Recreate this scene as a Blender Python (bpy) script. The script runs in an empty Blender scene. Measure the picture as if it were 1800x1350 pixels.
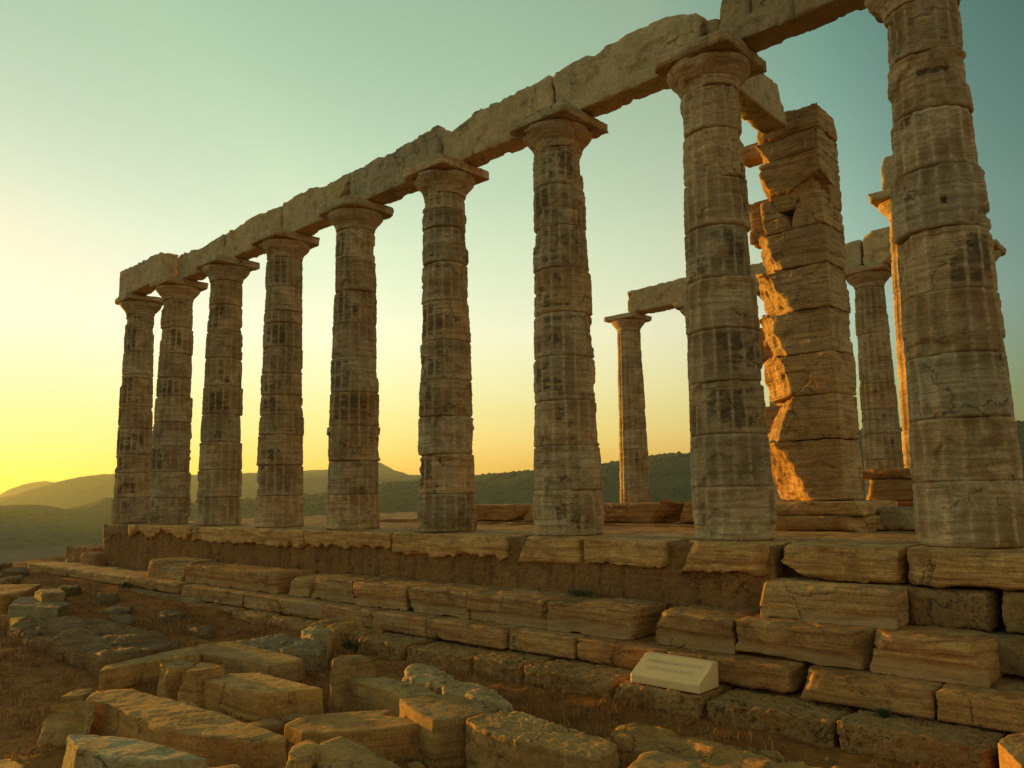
import bpy, math, random
import numpy as np
from mathutils import Vector, Matrix

S = bpy.context.scene
COL = S.collection
R = math.radians

# ------------------------------------------------------------------ camera
# x runs along the long colonnade (east +), y runs north, z = 0 is the top of the column platform
CX = (1.9963478, -8.86661589, 0.59249436)
YAW, PIT, ROL, FOC = R(132.30671), R(7.869048), R(-1.111905), 1386.2956
cam = bpy.data.cameras.new('camera')
co = bpy.data.objects.new('camera', cam)
COL.objects.link(co)
S.camera = co
cam.sensor_width = 36
cam.lens = 36 * FOC / 1800
cam.clip_start = .05
cam.clip_end = 60000
_f = Vector((math.cos(PIT) * math.cos(YAW), math.cos(PIT) * math.sin(YAW), math.sin(PIT)))
_r = Vector((math.sin(YAW), -math.cos(YAW), 0))
_u = _r.cross(_f)
_r2 = _r * math.cos(ROL) + _u * math.sin(ROL)
_u2 = -_r * math.sin(ROL) + _u * math.cos(ROL)
_m = Matrix((_r2, _u2, -_f)).transposed().to_4x4()
_m.translation = Vector(CX)
co.matrix_world = _m

# ------------------------------------------------------------------ sky, sun, exposure
SUN_AZ, SUN_EL = 178.8, 2.3            # azimuth counted from +x towards +y
w = bpy.data.worlds.new('World')
S.world = w
w.use_nodes = True
nt = w.node_tree
bg = nt.nodes['Background']
sky = nt.nodes.new('ShaderNodeTexSky')
sky.sky_type = 'NISHITA'
sky.sun_disc = False
sky.sun_elevation = R(2.5)
sky.sun_rotation = R(90 - SUN_AZ)
sky.altitude = 60
tcw = nt.nodes.new('ShaderNodeTexCoord')
dotn = nt.nodes.new('ShaderNodeVectorMath')
dotn.operation = 'DOT_PRODUCT'
dotn.inputs[1].default_value = (math.cos(R(SUN_AZ)), math.sin(R(SUN_AZ)), 0)
nt.links.new(tcw.outputs['Generated'], dotn.inputs[0])
mr = nt.nodes.new('ShaderNodeMapRange')
mr.inputs[1].default_value = -1
mr.inputs[2].default_value = 1
nt.links.new(dotn.outputs['Value'], mr.inputs[0])


def ramp(tree, stops):
    n = tree.nodes.new('ShaderNodeValToRGB')
    e = n.color_ramp.elements
    while len(e) > 1:
        e.remove(e[0])
    e[0].position = stops[0][0]
    e[0].color = (*stops[0][1], 1)
    for p, c in stops[1:]:
        x = e.new(p)
        x.color = (*c, 1)
    return n


glow = ramp(nt, [((c + 1) / 2, tuple(k / 8 for k in col)) for c, col in (
    (-1, (5.4, 4.3, 2.5)), (-.25, (3.4, 3.1, 1.95)), (0.0, (1.25, 1.85, 1.5)), (.1, (1.5, 2.35, 1.8)), (.23, (2.4, 3.4, 2.6)), (.32, (3.6, 4.7, 3.4)),
    (.46, (5.9, 5.8, 3.7)), (.6, (5.6, 5.8, 3.7)), (.8, (4.4, 5.1, 3.5)), (.91, (2.65, 3.6, 3.15)), (.972, (1.6, 2.3, 2.6)), (.986, (5.0, 4.0, 3.0)), (1.0, (9, 5.0, 3.0)))])
nt.links.new(mr.outputs[0], glow.inputs[0])
sepw = nt.nodes.new('ShaderNodeSeparateXYZ')
nt.links.new(tcw.outputs['Generated'], sepw.inputs[0])
hzr = ramp(nt, [(0, (.42, .37, .64)), (.1, (.63, .575, .66)), (.2, (1.0, .85, 1.06)), (.3, (1.05, .96, 1.03)), (.5, (.88, .95, .88))])
nt.links.new(sepw.outputs['Z'], hzr.inputs[0])


def mulc(tree, a, b):
    n = tree.nodes.new('ShaderNodeMix')
    n.data_type = 'RGBA'
    n.blend_type = 'MULTIPLY'
    n.inputs['Factor'].default_value = 1
    tree.links.new(a, n.inputs[6])
    tree.links.new(b, n.inputs[7])
    return n.outputs[2]


tint = mulc(nt, mulc(nt, sky.outputs[0], glow.outputs[0]), hzr.outputs[0])
gain = nt.nodes.new('ShaderNodeVectorMath')
gain.operation = 'SCALE'
gain.inputs['Scale'].default_value = 8
nt.links.new(tint, gain.inputs[0])
nt.links.new(gain.outputs[0], bg.inputs[0])
bg.inputs[1].default_value = .066

sun = bpy.data.lights.new('sun', 'SUN')
sun.energy = 5
sun.angle = R(.53)
sun.color = (1, .47, .035)
so = bpy.data.objects.new('sun', sun)
COL.objects.link(so)
SD = Vector((math.cos(R(SUN_AZ)) * math.cos(R(SUN_EL)), math.sin(R(SUN_AZ)) * math.cos(R(SUN_EL)), math.sin(R(SUN_EL))))
so.rotation_euler = SD.to_track_quat('Z', 'Y').to_euler()
so.location = (-40, 0, 20)

S.view_settings.view_transform = 'Standard'
S.view_settings.look = 'None'
S.view_settings.exposure = .6
S.view_settings.gamma = 1
S.render.engine = 'CYCLES'
S.cycles.use_denoising = True
S.cycles.max_bounces = 6
S.cycles.volume_bounces = 0

# ------------------------------------------------------------------ noise
rng = np.random.RandomState(5)
PERM = rng.permutation(256).astype(np.int32)
PERM = np.concatenate([PERM, PERM])
_g = rng.normal(size=(256, 3)).astype(np.float32)
GRAD = _g / np.linalg.norm(_g, axis=1)[:, None]


def noise(P):
    P = np.asarray(P, np.float32)
    i = np.floor(P).astype(np.int32)
    f = P - i
    u = f * f * f * (f * (f * 6 - 15) + 10)
    i &= 255
    out = 0
    for dx in (0, 1):
        wx = u[:, 0] if dx else 1 - u[:, 0]
        a = PERM[(i[:, 0] + dx) & 255]
        for dy in (0, 1):
            wy = u[:, 1] if dy else 1 - u[:, 1]
            b = PERM[a + ((i[:, 1] + dy) & 255)]
            for dz in (0, 1):
                wz = u[:, 2] if dz else 1 - u[:, 2]
                g = GRAD[PERM[b + ((i[:, 2] + dz) & 255)]]
                d = g[:, 0] * (f[:, 0] - dx) + g[:, 1] * (f[:, 1] - dy) + g[:, 2] * (f[:, 2] - dz)
                out = out + wx * wy * wz * d
    return out * 1.5


def fbm(P, o=4, gain=.5):
    P = np.asarray(P, np.float32)
    out = 0
    a = 1.
    for k in range(o):
        out = out + a * noise(P * (2.03 ** k) + 17.3 * k)
        a *= gain
    return out


def sstep(a, b, x):
    t = np.clip((x - a) / (b - a), 0, 1)
    return t * t * (3 - 2 * t)


# ------------------------------------------------------------------ mesh helpers
def make_obj(name, V, quads=None, tris=None, mat=None, parent=None, loc=(0, 0, 0), rotz=0., smooth=True, attrs=None, color=None):
    me = bpy.data.meshes.new(name)
    V = np.ascontiguousarray(V, np.float32)
    q = np.zeros((0, 4), np.int32) if quads is None else np.asarray(quads, np.int32)
    t = np.zeros((0, 3), np.int32) if tris is None else np.asarray(tris, np.int32)
    me.vertices.add(len(V))
    me.vertices.foreach_set('co', V.ravel())
    nl = len(q) * 4 + len(t) * 3
    me.loops.add(nl)
    me.loops.foreach_set('vertex_index', np.concatenate([q.ravel(), t.ravel()]).astype(np.int32))
    me.polygons.add(len(q) + len(t))
    ls = np.concatenate([np.arange(len(q)) * 4, len(q) * 4 + np.arange(len(t)) * 3]).astype(np.int32)
    me.polygons.foreach_set('loop_start', ls)
    me.polygons.foreach_set('use_smooth', np.full(len(ls), smooth, bool))
    if attrs:
        for k, v in attrs.items():
            a = me.attributes.new(k, 'FLOAT', 'POINT')
            a.data.foreach_set('value', np.ascontiguousarray(v, np.float32))
    me.update(calc_edges=True)
    me.validate()
    if mat:
        me.materials.append(mat)
    o = bpy.data.objects.new(name, me)
    COL.objects.link(o)
    o.location = loc
    o.rotation_euler = (0, 0, rotz)
    if parent:
        o.parent = parent
    if color:
        o.color = (*color, 1)
    return o


def tag(o, label=None, cat=None, group=None, kind=None):
    if label:
        o['label'] = label
    if cat:
        o['category'] = cat
    if group:
        o['group'] = group
    o['kind'] = kind or 'thing'
    return o


def empty(name, loc, rotz=0.):
    o = bpy.data.objects.new(name, None)
    COL.objects.link(o)
    o.location = loc
    o.rotation_euler = (0, 0, rotz)
    o.empty_display_size = .3
    return o


def edges_of(quads, tris=None):
    e = [quads[:, [0, 1]], quads[:, [1, 2]], quads[:, [2, 3]], quads[:, [3, 0]]]
    if tris is not None and len(tris):
        e += [tris[:, [0, 1]], tris[:, [1, 2]], tris[:, [2, 0]]]
    e = np.sort(np.concatenate(e), axis=1)
    k = np.unique(e[:, 0].astype(np.int64) * (e.max() + 1) + e[:, 1])
    m = e.max() + 1
    return np.stack([k // m, k % m], 1)


def relax(V, E, k, lam=.6):
    n = len(V)
    deg = np.bincount(E.ravel(), minlength=n).astype(np.float32)[:, None]
    deg[deg == 0] = 1
    V = V.copy()
    for _ in range(k):
        acc = np.empty_like(V)
        for c in range(3):
            acc[:, c] = np.bincount(E[:, 0], V[E[:, 1], c], n) + np.bincount(E[:, 1], V[E[:, 0], c], n)
        V += lam * (acc / deg - V)
    return V


def normals(V, quads, tris=None):
    N = np.zeros_like(V)
    fn = np.cross(V[quads[:, 2]] - V[quads[:, 0]], V[quads[:, 3]] - V[quads[:, 1]])
    for c in range(4):
        for k in range(3):
            N[:, k] += np.bincount(quads[:, c], fn[:, k], len(V))
    if tris is not None and len(tris):
        fn = np.cross(V[tris[:, 1]] - V[tris[:, 0]], V[tris[:, 2]] - V[tris[:, 0]])
        for c in range(3):
            for k in range(3):
                N[:, k] += np.bincount(tris[:, c], fn[:, k], len(V))
    return N / (np.linalg.norm(N, axis=1)[:, None] + 1e-9)


def box_grid(L, D, H, res):
    n = [max(3, int(round(s / res))) for s in (L, D, H)]
    idx = -np.ones((n[0] + 1, n[1] + 1, n[2] + 1), np.int32)
    ii = np.indices(idx.shape)
    surf = np.zeros(idx.shape, bool)
    for a in range(3):
        surf |= (ii[a] == 0) | (ii[a] == n[a])
    idx[surf] = np.arange(surf.sum())
    P = np.stack([ii[0][surf] / n[0] * L - L / 2, ii[1][surf] / n[1] * D - D / 2, ii[2][surf] / n[2] * H], 1).astype(np.float32)
    Q = []

    def face(g, flip):
        q = np.stack([g[:-1, :-1], g[1:, :-1], g[1:, 1:], g[:-1, 1:]], -1).reshape(-1, 4)
        Q.append(q[:, ::-1] if flip else q)
    face(idx[:, :, 0], True)
    face(idx[:, :, -1], False)
    face(idx[:, 0, :], False)
    face(idx[:, -1, :], True)
    face(idx[0, :, :], True)
    face(idx[-1, :, :], False)
    return P, np.concatenate(Q)


def prism_grid(poly, z0, z1, res, taper=1.0):
    """poly: list of (x, y) round a centre; bottom z0, top z1."""
    p = np.array(poly, np.float32)
    c = p.mean(0)
    x, y = p[:, 0], p[:, 1]
    if (x * np.roll(y, -1) - np.roll(x, -1) * y).sum() < 0:
        p = p[::-1]
    d = np.linalg.norm(np.roll(p, -1, 0) - p, axis=1)
    s = np.concatenate([[0], np.cumsum(d)])
    M = max(24, int(s[-1] / res))
    # keep the corners: sample every edge on its own
    pts = []
    for k in range(len(p)):
        m = max(1, int(round(d[k] / s[-1] * M)))
        for j in range(m):
            pts.append(p[k] + (p[(k + 1) % len(p)] - p[k]) * j / m)
    ring = np.array(pts, np.float32)
    M = len(ring)
    nz = max(3, int((z1 - z0) / res))
    V = []
    for k in range(nz + 1):
        t = k / nz
        sc = taper + (1 - taper) * t
        V.append(np.column_stack([c + (ring - c) * sc, np.full(M, z0 + (z1 - z0) * t)]))
    rmax = np.linalg.norm(ring - c, axis=1).mean()
    nr = max(4, int(rmax / res))
    for k in range(1, nr):
        V.append(np.column_stack([c + (ring - c) * (1 - k / nr), np.full(M, z1)]))
    V = np.concatenate(V)
    V = np.concatenate([V, [[c[0], c[1], z1]], [[c[0], c[1], z0]]]).astype(np.float32)
    rows = nz + nr
    a = np.arange(M)
    b = (a + 1) % M
    Q = np.concatenate([np.stack([r * M + a, r * M + b, (r + 1) * M + b, (r + 1) * M + a], 1) for r in range(rows - 1)])
    T = np.concatenate([np.stack([(rows - 1) * M + a, (rows - 1) * M + b, np.full(M, rows * M)], 1),
                        np.stack([b, a, np.full(M, rows * M + 1)], 1)])
    return V, Q, T


def weather(V, Q, T, seed, res, wear=.5, rough=.006, strata=.005, lump=.006, pits=0., light=1, heavy=14, cuts=(), tilt=0., spall=.0, chips=2, seams=0):
    """cut planes, worn edges, chips, bedding lines and grain of a stone block (local coordinates)."""
    lump, strata, rough = lump * .55, strata * .55, rough * .8
    off = np.array([seed * 3.71 % 91, seed * 7.13 % 83, seed * 1.37 % 71], np.float32)
    V = V.copy()
    cuts = list(cuts)
    rc = np.random.RandomState(int(seed * 13) % 99991)
    size = float(np.min(V.max(0) - V.min(0)))
    for _ in range(chips):
        n = rc.normal(size=3)
        n[2] = abs(n[2]) * (1 if rc.rand() < .75 else -1)
        n /= np.linalg.norm(n)
        cuts.append((n, float((V @ n.astype(np.float32)).max()) - size * (.03 + .11 * rc.rand() ** 1.6), .03))
    for (n, c, amp) in cuts:
        n = np.array(n, np.float32)
        n /= np.linalg.norm(n)
        d = V @ n - c + amp * fbm(V * 3.2 + off, 4)
        k = d > 0
        V[k] -= d[k, None] * n
    E = edges_of(Q, T)
    A = relax(V, E, light)
    B = relax(V, E, heavy)
    m = sstep(-.06, .12, fbm(V * 2.9 + off + 5, 4) + (wear - .62) * 1.1)[:, None]
    V = A * (1 - m) + B * m
    N = normals(V, Q, T)
    W = V.copy()
    W[:, 2] += tilt * V[:, 0]
    d = lump * fbm(W * 1.9 + off, 3) + rough * fbm(W * 11 + off, 4, .6)
    if strata:
        vert = 1 - np.abs(N[:, 2]) ** 2
        s = fbm(W * np.array([.9, .9, 17]) + off, 3, .6)
        d += strata * s * vert
    rs = np.random.RandomState(int(seed * 29 + 5) % 99991)
    zlo, zhi = float(V[:, 2].min()), float(V[:, 2].max())
    for _ in range(seams):                      # open bedding seams, the layers slightly stepped
        zs_ = zlo + (zhi - zlo) * (.15 + .7 * rs.rand())
        u_ = W[:, 2] - zs_ - .05 * fbm(np.column_stack([V[:, 0] * 1.3 + zs_ * 31, V[:, 1] * 1.3, V[:, 0] * 0 + seed]), 3)
        msk = sstep(-.12, .05, noise(np.column_stack([V[:, 0] * 1.1 + seed, V[:, 1] * 1.1, V[:, 0] * 0 + zs_ * 17]))) * (1 - N[:, 2] ** 2)
        d += (rs.rand() - .5) * .036 * sstep(-.009, .009, u_) * msk
        d -= .020 * np.exp(-(u_ / .011) ** 2) * msk
    if pits:
        d -= pits * np.maximum(0, fbm(W * 15 + off, 2) - .12)
        d -= pits * .8 * np.maximum(0, fbm(W * 38 + off, 2) - .15)
    if spall:
        d -= spall * sstep(.16, .3, fbm(W * 1.7 + off + 9, 3))
    return V + N * d[:, None]


PALE = (1.06, 1.05, 1.0)


def tone(seed, lo=.78, hi=1.12):
    r = np.random.RandomState(seed + 1000)
    k = lo + (hi - lo) * r.rand()
    wv = (r.rand() - .5) * .14
    return (k * (1 + wv), k, k * (1 - wv * 1.3))


def block(name, x0, x1, y0, y1, z0, z1, seed, mat, res=.03, label=None, cat='stone block', group=None, parent=None, top=None, ledge=None,
          cuts=(), rotz=0., color=None, jag=None, patches=(), grooves=(), **kw):
    L, D, H = x1 - x0, y1 - y0, z1 - z0
    V, Q = box_grid(L, D, H, res)
    if ledge:                                   # lower band cut back
        zz, dep = ledge
        k = (V[:, 1] < -D / 2 + .01) & (V[:, 2] < zz)
        V[k, 1] += dep
    if top is not None:
        xs = np.array([t[0] for t in top]) - (x0 + x1) / 2
        dz = np.interp(V[:, 0], xs, [t[1] for t in top])
        V[:, 2] *= 1 + dz / H
    if jag:                                     # ragged lower edge of the front face
        off = seed * 1.7
        f = sstep(0, D * .55, V[:, 1] + D / 2)
        jx = V[:, 0] * 1.1 + off
        prof = jag * (.45 + .7 * np.round(3 * fbm(np.column_stack([jx, jx * 0 + off, jx * 0]), 3)) / 3 + .55 * fbm(np.column_stack([jx * 5, jx * 0 + off, jx * 0]), 4, .65))
        prof = np.maximum(prof, 0)
        k = V[:, 2] < H * .999
        V[k, 2] += (prof * (1 - V[:, 2] / H) * (1 - f))[k]
    pl = np.zeros(len(V), np.float32)
    fr = V[:, 1] < -D / 2 + .06
    if ledge:
        pl[fr & (V[:, 2] < ledge[0])] = .75
    for (pa, pb, pc, pd) in patches:
        pl[fr & (V[:, 0] + (x0 + x1) / 2 > pa) & (V[:, 0] + (x0 + x1) / 2 < pb) & (V[:, 2] + z0 > pc) & (V[:, 2] + z0 < pd)] = 1
    V0 = V.copy()
    if mat is M_MAR:
        kw.setdefault('seams', 2 if H > .19 else 1)
    V = weather(V, Q, None, seed, res, cuts=cuts, **kw)
    for (ga, gw, gd, gz) in grooves:
        hit = fr & (V0[:, 2] > gz)
        V[hit, 1] += (gd * np.exp(-((V0[:, 0] + (x0 + x1) / 2 - ga) / gw) ** 2))[hit]
    o = make_obj(name, V, Q, None, mat, parent, ((x0 + x1) / 2, (y0 + y1) / 2, z0), rotz, color=color or tone(seed), attrs={'pale': pl} if pl.any() else None)
    if label:
        tag(o, label, cat, group)
    return o


def slab_stone(name, poly, ztop, zbot, seed, mat, res=.025, label=None, cat='stone block', group=None, slope=(0, 0), taper=1.03, color=None,
               ridge=0., **kw):
    c = np.mean(np.array(poly), axis=0)
    loc = [(x - c[0], y - c[1]) for x, y in poly]
    V, Q, T = prism_grid(loc, 0, ztop - zbot, res, taper)
    H = ztop - zbot
    V[:, 2] += (V[:, 2] / H) * (slope[0] * V[:, 0] + slope[1] * V[:, 1])
    if ridge:
        off = seed * 2.3
        V[:, 2] += ridge * (V[:, 2] / H) * fbm(np.column_stack([V[:, 0] * 2.2 + off, V[:, 1] * 2.2, V[:, 0] * 0 + off]), 4)
    V = weather(V, Q, T, seed, res, **kw)
    o = make_obj(name, V, Q, T, mat, None, (c[0], c[1], zbot), color=color or tone(seed))
    if label:
        tag(o, label, cat, group)
    return o


# ------------------------------------------------------------------ materials
class NB:
    def __init__(s, name):
        s.m = bpy.data.materials.new(name)
        s.m.use_nodes = True
        s.t = s.m.node_tree
        s.b = s.t.nodes['Principled BSDF']

    def n(s, typ, **kw):
        x = s.t.nodes.new(typ)
        for k, v in kw.items():
            setattr(x, k, v)
        return x

    def l(s, a, b):
        s.t.links.new(a, b)

    def noise(s, vec, scale, detail=5, rough=.55, dist=0., out='Fac'):
        x = s.n('ShaderNodeTexNoise')
        x.inputs['Scale'].default_value = scale
        x.inputs['Detail'].default_value = detail
        x.inputs['Roughness'].default_value = rough
        x.inputs['Distortion'].default_value = dist
        s.l(vec, x.inputs['Vector'])
        return x.outputs[out]

    def map(s, vec, scale):
        x = s.n('ShaderNodeMapping')
        x.inputs['Scale'].default_value = scale
        s.l(vec, x.inputs[0])
        return x.outputs[0]

    def rng(s, v, a, b, c=0., d=1.):
        x = s.n('ShaderNodeMapRange')
        for i, k in enumerate((a, b, c, d)):
            x.inputs[i + 1].default_value = k
        s.l(v, x.inputs[0])
        return x.outputs[0]

    def mix(s, f, a, b, mode='MIX'):
        x = s.n('ShaderNodeMix', data_type='RGBA', blend_type=mode)
        for v, i in ((f, 0), (a, 6), (b, 7)):
            if isinstance(v, (int, float)):
                x.inputs[i].default_value = v
            elif isinstance(v, tuple):
                x.inputs[i].default_value = (*v, 1)
            else:
                s.l(v, x.inputs[i])
        return x.outputs[2]

    def math(s, op, a, b=0.):
        x = s.n('ShaderNodeMath', operation=op)
        for v, i in ((a, 0), (b, 1)):
            if isinstance(v, (int, float)):
                x.inputs[i].default_value = v
            else:
                s.l(v, x.inputs[i])
        return x.outputs[0]

    def coords(s):
        tc = s.n('ShaderNodeTexCoord').outputs['Object']
        oi = s.n('ShaderNodeObjectInfo')
        k = s.n('ShaderNodeVectorMath', operation='SCALE')
        k.inputs[0].default_value = (37.1, 23.3, 51.7)
        s.l(oi.outputs['Random'], k.inputs['Scale'])
        a = s.n('ShaderNodeVectorMath', operation='ADD')
        s.l(tc, a.inputs[0])
        s.l(k.outputs[0], a.inputs[1])
        return a.outputs[0], oi

    def bump(s, h, strength, dist, prev=None):
        x = s.n('ShaderNodeBump')
        x.inputs['Strength'].default_value = strength
        x.inputs['Distance'].default_value = dist
        s.l(h, x.inputs['Height'])
        if prev:
            s.l(prev, x.inputs['Normal'])
        return x.outputs[0]


def stone(name, pale, mid, brown, grey, bands=1.0, crust_shade=False, pitted=0., lichen=.4, bump=1.0):
    b = NB(name)
    P, oi = b.coords()
    warp = b.noise(P, 1.3, 3, .5, 0, 'Color')
    w2 = b.mix(.06, P, warp, 'ADD')
    big = b.noise(P, 1.1, 5, .6)
    bl = b.noise(P, 4.5, 7, .65)
    st = b.noise(b.map(w2, (1.0, 1.0, 13)), 1.6, 6, .62, .3)
    stf = b.noise(b.map(w2, (1.6, 1.6, 55)), 1.5, 4, .6, .2)
    gr = b.noise(P, 70, 4, .7)
    c = b.mix(b.rng(big, .38, .62), mid, pale)
    c = b.mix(b.math('MULTIPLY', b.rng(st, .46, .66), .75 * bands), c, brown)
    c = b.mix(b.math('MULTIPLY', b.rng(stf, .54, .63), .62 * bands), c, tuple(k * .7 for k in brown))
    c = b.mix(b.math('MULTIPLY', b.rng(bl, .48, .6), lichen), c, grey)
    dk = b.noise(P, 3.1, 8, .7)
    c = b.mix(b.math('MULTIPLY', b.rng(dk, .54, .66), .55), c, tuple(k * .55 for k in brown))
    rust = b.noise(P, 2.2, 6, .6)
    c = b.mix(b.math('MULTIPLY', b.rng(rust, .56, .7), .6), c, (brown[0] * 1.25, brown[1] * .95, brown[2] * .6))
    g2 = b.noise(P, 28, 6, .75)
    c = b.mix(.42, c, b.mix(b.rng(g2, .34, .66), (.5, .48, .45), (1.5, 1.5, 1.5)), 'MULTIPLY')
    c = b.mix(.42, c, b.mix(b.rng(gr, .3, .7), (.5, .5, .5), (1.5, 1.5, 1.5)), 'MULTIPLY')
    if not crust_shade and not pitted:
        pa = b.n('ShaderNodeAttribute', attribute_name='pale').outputs['Fac']
        c = b.mix(b.math('MULTIPLY', pa, .7), c, b.mix(b.rng(bl, .35, .65), (.40, .30, .165), (.56, .44, .26)))
    if crust_shade:
        at = b.n('ShaderNodeAttribute', attribute_name='crust_shade').outputs['Fac']
        cn = b.noise(b.map(P, (1, 1, .6)), 6, 6, .7)
        f = b.rng(b.math('ADD', at, b.math('MULTIPLY', b.math('SUBTRACT', cn, .5), 2.2)), .45, .8)
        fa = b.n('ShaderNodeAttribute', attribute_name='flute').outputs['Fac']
        c = b.mix(b.math('MULTIPLY', fa, .72), c, tuple(k * .92 for k in brown))  # brown stain in the flutes, strengthened to paint in their shading too
        f2 = b.math('MULTIPLY', f, b.rng(b.noise(b.map(P, (1, 1, 2.2)), 9, 6, .75), .28, .52))
        c = b.mix(b.math('MULTIPLY', f2, .74), c, (.075, .056, .037))
    ve = b.n('ShaderNodeTexVoronoi', feature='DISTANCE_TO_EDGE')
    ve.inputs['Scale'].default_value = 1.5
    b.l(b.mix(.45, P, b.noise(P, 3.2, 6, .65, 0, 'Color'), 'ADD'), ve.inputs['Vector'])
    crk = b.math('MULTIPLY', b.rng(ve.outputs['Distance'], .0, .012, 1, 0), b.rng(b.noise(P, 1.9, 3, .5), .5, .58))
    c = b.mix(b.math('MULTIPLY', crk, .75), c, (.05, .035, .02))
    c = b.mix(1.0, c, oi.outputs['Color'], 'MULTIPLY')
    b.l(c, b.b.inputs['Base Color'])
    b.b.inputs['Roughness'].default_value = .88
    b.b.inputs['Specular IOR Level'].default_value = .25
    h = b.math('ADD', b.math('MULTIPLY', stf, .32 * bands), b.math('MULTIPLY', b.noise(P, 24, 7, .7), .7))
    nrm = b.bump(h, .75 * bump, .022)
    nrm = b.bump(gr, .45 * bump, .004, nrm)
    nrm = b.bump(b.math('MULTIPLY', crk, -1.), .8, .015, nrm)
    if pitted:
        vo = b.n('ShaderNodeTexVoronoi')
        vo.inputs['Scale'].default_value = 26
        vo.inputs['Randomness'].default_value = 1
        b.l(b.mix(.05, P, b.noise(P, 6, 3, .6, 0, 'Color'), 'ADD'), vo.inputs['Vector'])
        pit = b.rng(vo.outputs['Distance'], .12, .38)
        pm = b.mix(b.rng(b.noise(P, 3.5, 3, .6), .42, .58), (1, 1, 1), pit)
        nrm = b.bump(pm, pitted, .02, nrm)
    b.l(nrm, b.b.inputs['Normal'])
    return b.m


M_COL = stone('weathered_column_marble', (.72, .545, .33), (.57, .425, .245), (.28, .165, .072), (.36, .315, .205), .9, crust_shade=True)
M_MAR = stone('weathered_marble', (.66, .425, .19), (.50, .305, .12), (.25, .125, .042), (.32, .235, .12), 1.05)
M_ARC = stone('architrave_marble', (.64, .50, .30), (.53, .405, .235), (.34, .225, .11), (.34, .30, .19), .3, lichen=.5)
M_POR = stone('poros_stone', (.44, .255, .10), (.33, .185, .07), (.19, .095, .032), (.25, .17, .08), .3, pitted=.9, lichen=.5, bump=1.3)
M_FALL = stone('fallen_block_marble', (.66, .375, .122), (.50, .27, .082), (.25, .12, .036), (.30, .19, .075), .6, lichen=.45)
M_GREY = stone('grey_marble', (.46, .33, .165), (.34, .235, .11), (.23, .135, .055), (.25, .195, .105), .5, lichen=.5)
M_ROCK = stone('bedrock', (.30, .19, .085), (.22, .13, .055), (.13, .07, .025), (.15, .10, .05), .9, lichen=.5, bump=1.4)


def simple(name, col, rough=.8, var=.15, scale=8):
    b = NB(name)
    P, oi = b.coords()
    n = b.noise(P, scale, 6, .6)
    c = b.mix(b.rng(n, .3, .7), tuple(k * (1 - var) for k in col), tuple(k * (1 + var) for k in col))
    b.l(c, b.b.inputs['Base Color'])
    b.b.inputs['Roughness'].default_value = rough
    b.l(b.bump(b.noise(P, 60, 5, .7), .2, .004), b.b.inputs['Normal'])
    return b.m


M_WHITE = simple('new_white_marble', (.84, .60, .29), .6, .06, 5)
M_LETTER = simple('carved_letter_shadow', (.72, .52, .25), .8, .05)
M_PLANT = simple('plant_green', (.05, .085, .025), .7, .3, 20)


def ground_mat():
    b = NB('dry_earth')
    P = b.n('ShaderNodeTexCoord').outputs['Object']
    n1 = b.noise(P, .55, 6, .62)
    n2 = b.noise(P, 5, 8, .7)
    n3 = b.noise(P, 40, 6, .75)
    c = b.mix(b.rng(n1, .4, .62), (.30, .125, .032), (.42, .19, .055))
    c = b.mix(b.math('MULTIPLY', b.rng(n2, .48, .62), .8), c, (.17, .07, .02))
    c = b.mix(.6, c, b.mix(b.rng(n3, .35, .65), (.45, .45, .45), (1.5, 1.4, 1.2)), 'MULTIPLY')
    # away from the temple the hillside is scrub
    d = b.n('ShaderNodeVectorMath', operation='LENGTH')
    b.l(P, d.inputs[0])
    far = b.rng(d.outputs['Value'], 45, 140)
    s1 = b.noise(P, .012, 6, .6)
    s2 = b.noise(P, .09, 6, .7)
    sc = b.mix(b.rng(s1, .42, .6), (.085, .066, .028), (.13, .095, .042))
    sc = b.mix(b.math('MULTIPLY', b.rng(s2, .45, .6), .8), sc, (.055, .045, .02))
    c = b.mix(far, c, sc)
    b.l(c, b.b.inputs['Base Color'])
    b.b.inputs['Roughness'].default_value = .95
    b.b.inputs['Specular IOR Level'].default_value = .1
    h = b.math('ADD', b.math('MULTIPLY', n2, 1.), b.math('MULTIPLY', n3, .5))
    b.l(b.bump(h, .9, .03), b.b.inputs['Normal'])
    return b.m


def hill_mat(name, a, c2, dark, sc):
    b = NB(name)
    P = b.n('ShaderNodeTexCoord').outputs['Object']
    n1 = b.noise(P, .004 * sc, 6, .6)
    n2 = b.noise(P, .05 * sc, 7, .75)
    c = b.mix(b.rng(n1, .4, .6), a, c2)
    c = b.mix(b.math('MULTIPLY', b.rng(n2, .44, .58), .85), c, dark)
    b.l(c, b.b.inputs['Base Color'])
    b.b.inputs['Roughness'].default_value = .95
    b.b.inputs['Specular IOR Level'].default_value = .05
    b.l(b.bump(n2, .8, 3.), b.b.inputs['Normal'])
    return b.m


M_GROUND = ground_mat()
M_HILL = hill_mat('scrub_hillside', (.07, .085, .042), (.11, .095, .05), (.03, .052, .03), 1)
M_FARHILL = hill_mat('far_hillside', (.06, .065, .035), (.09, .08, .045), (.035, .045, .025), .4)
M_BUSH = simple('scrub_bush', (.035, .043, .02), .9, .4, 3)


def grass_mat():
    b = NB('dry_grass')
    g = b.n('ShaderNodeNewGeometry').outputs['Random Per Island']
    r = ramp(b.t, [(0, (.14, .055, .015)), (.4, (.30, .125, .033)), (.75, (.46, .22, .065)), (.93, (.66, .42, .16)), (1, (.22, .17, .05))])
    b.l(g, r.inputs[0])
    b.l(r.outputs[0], b.b.inputs['Base Color'])
    b.b.inputs['Roughness'].default_value = .8
    return b.m


M_GRASS = grass_mat()


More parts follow.
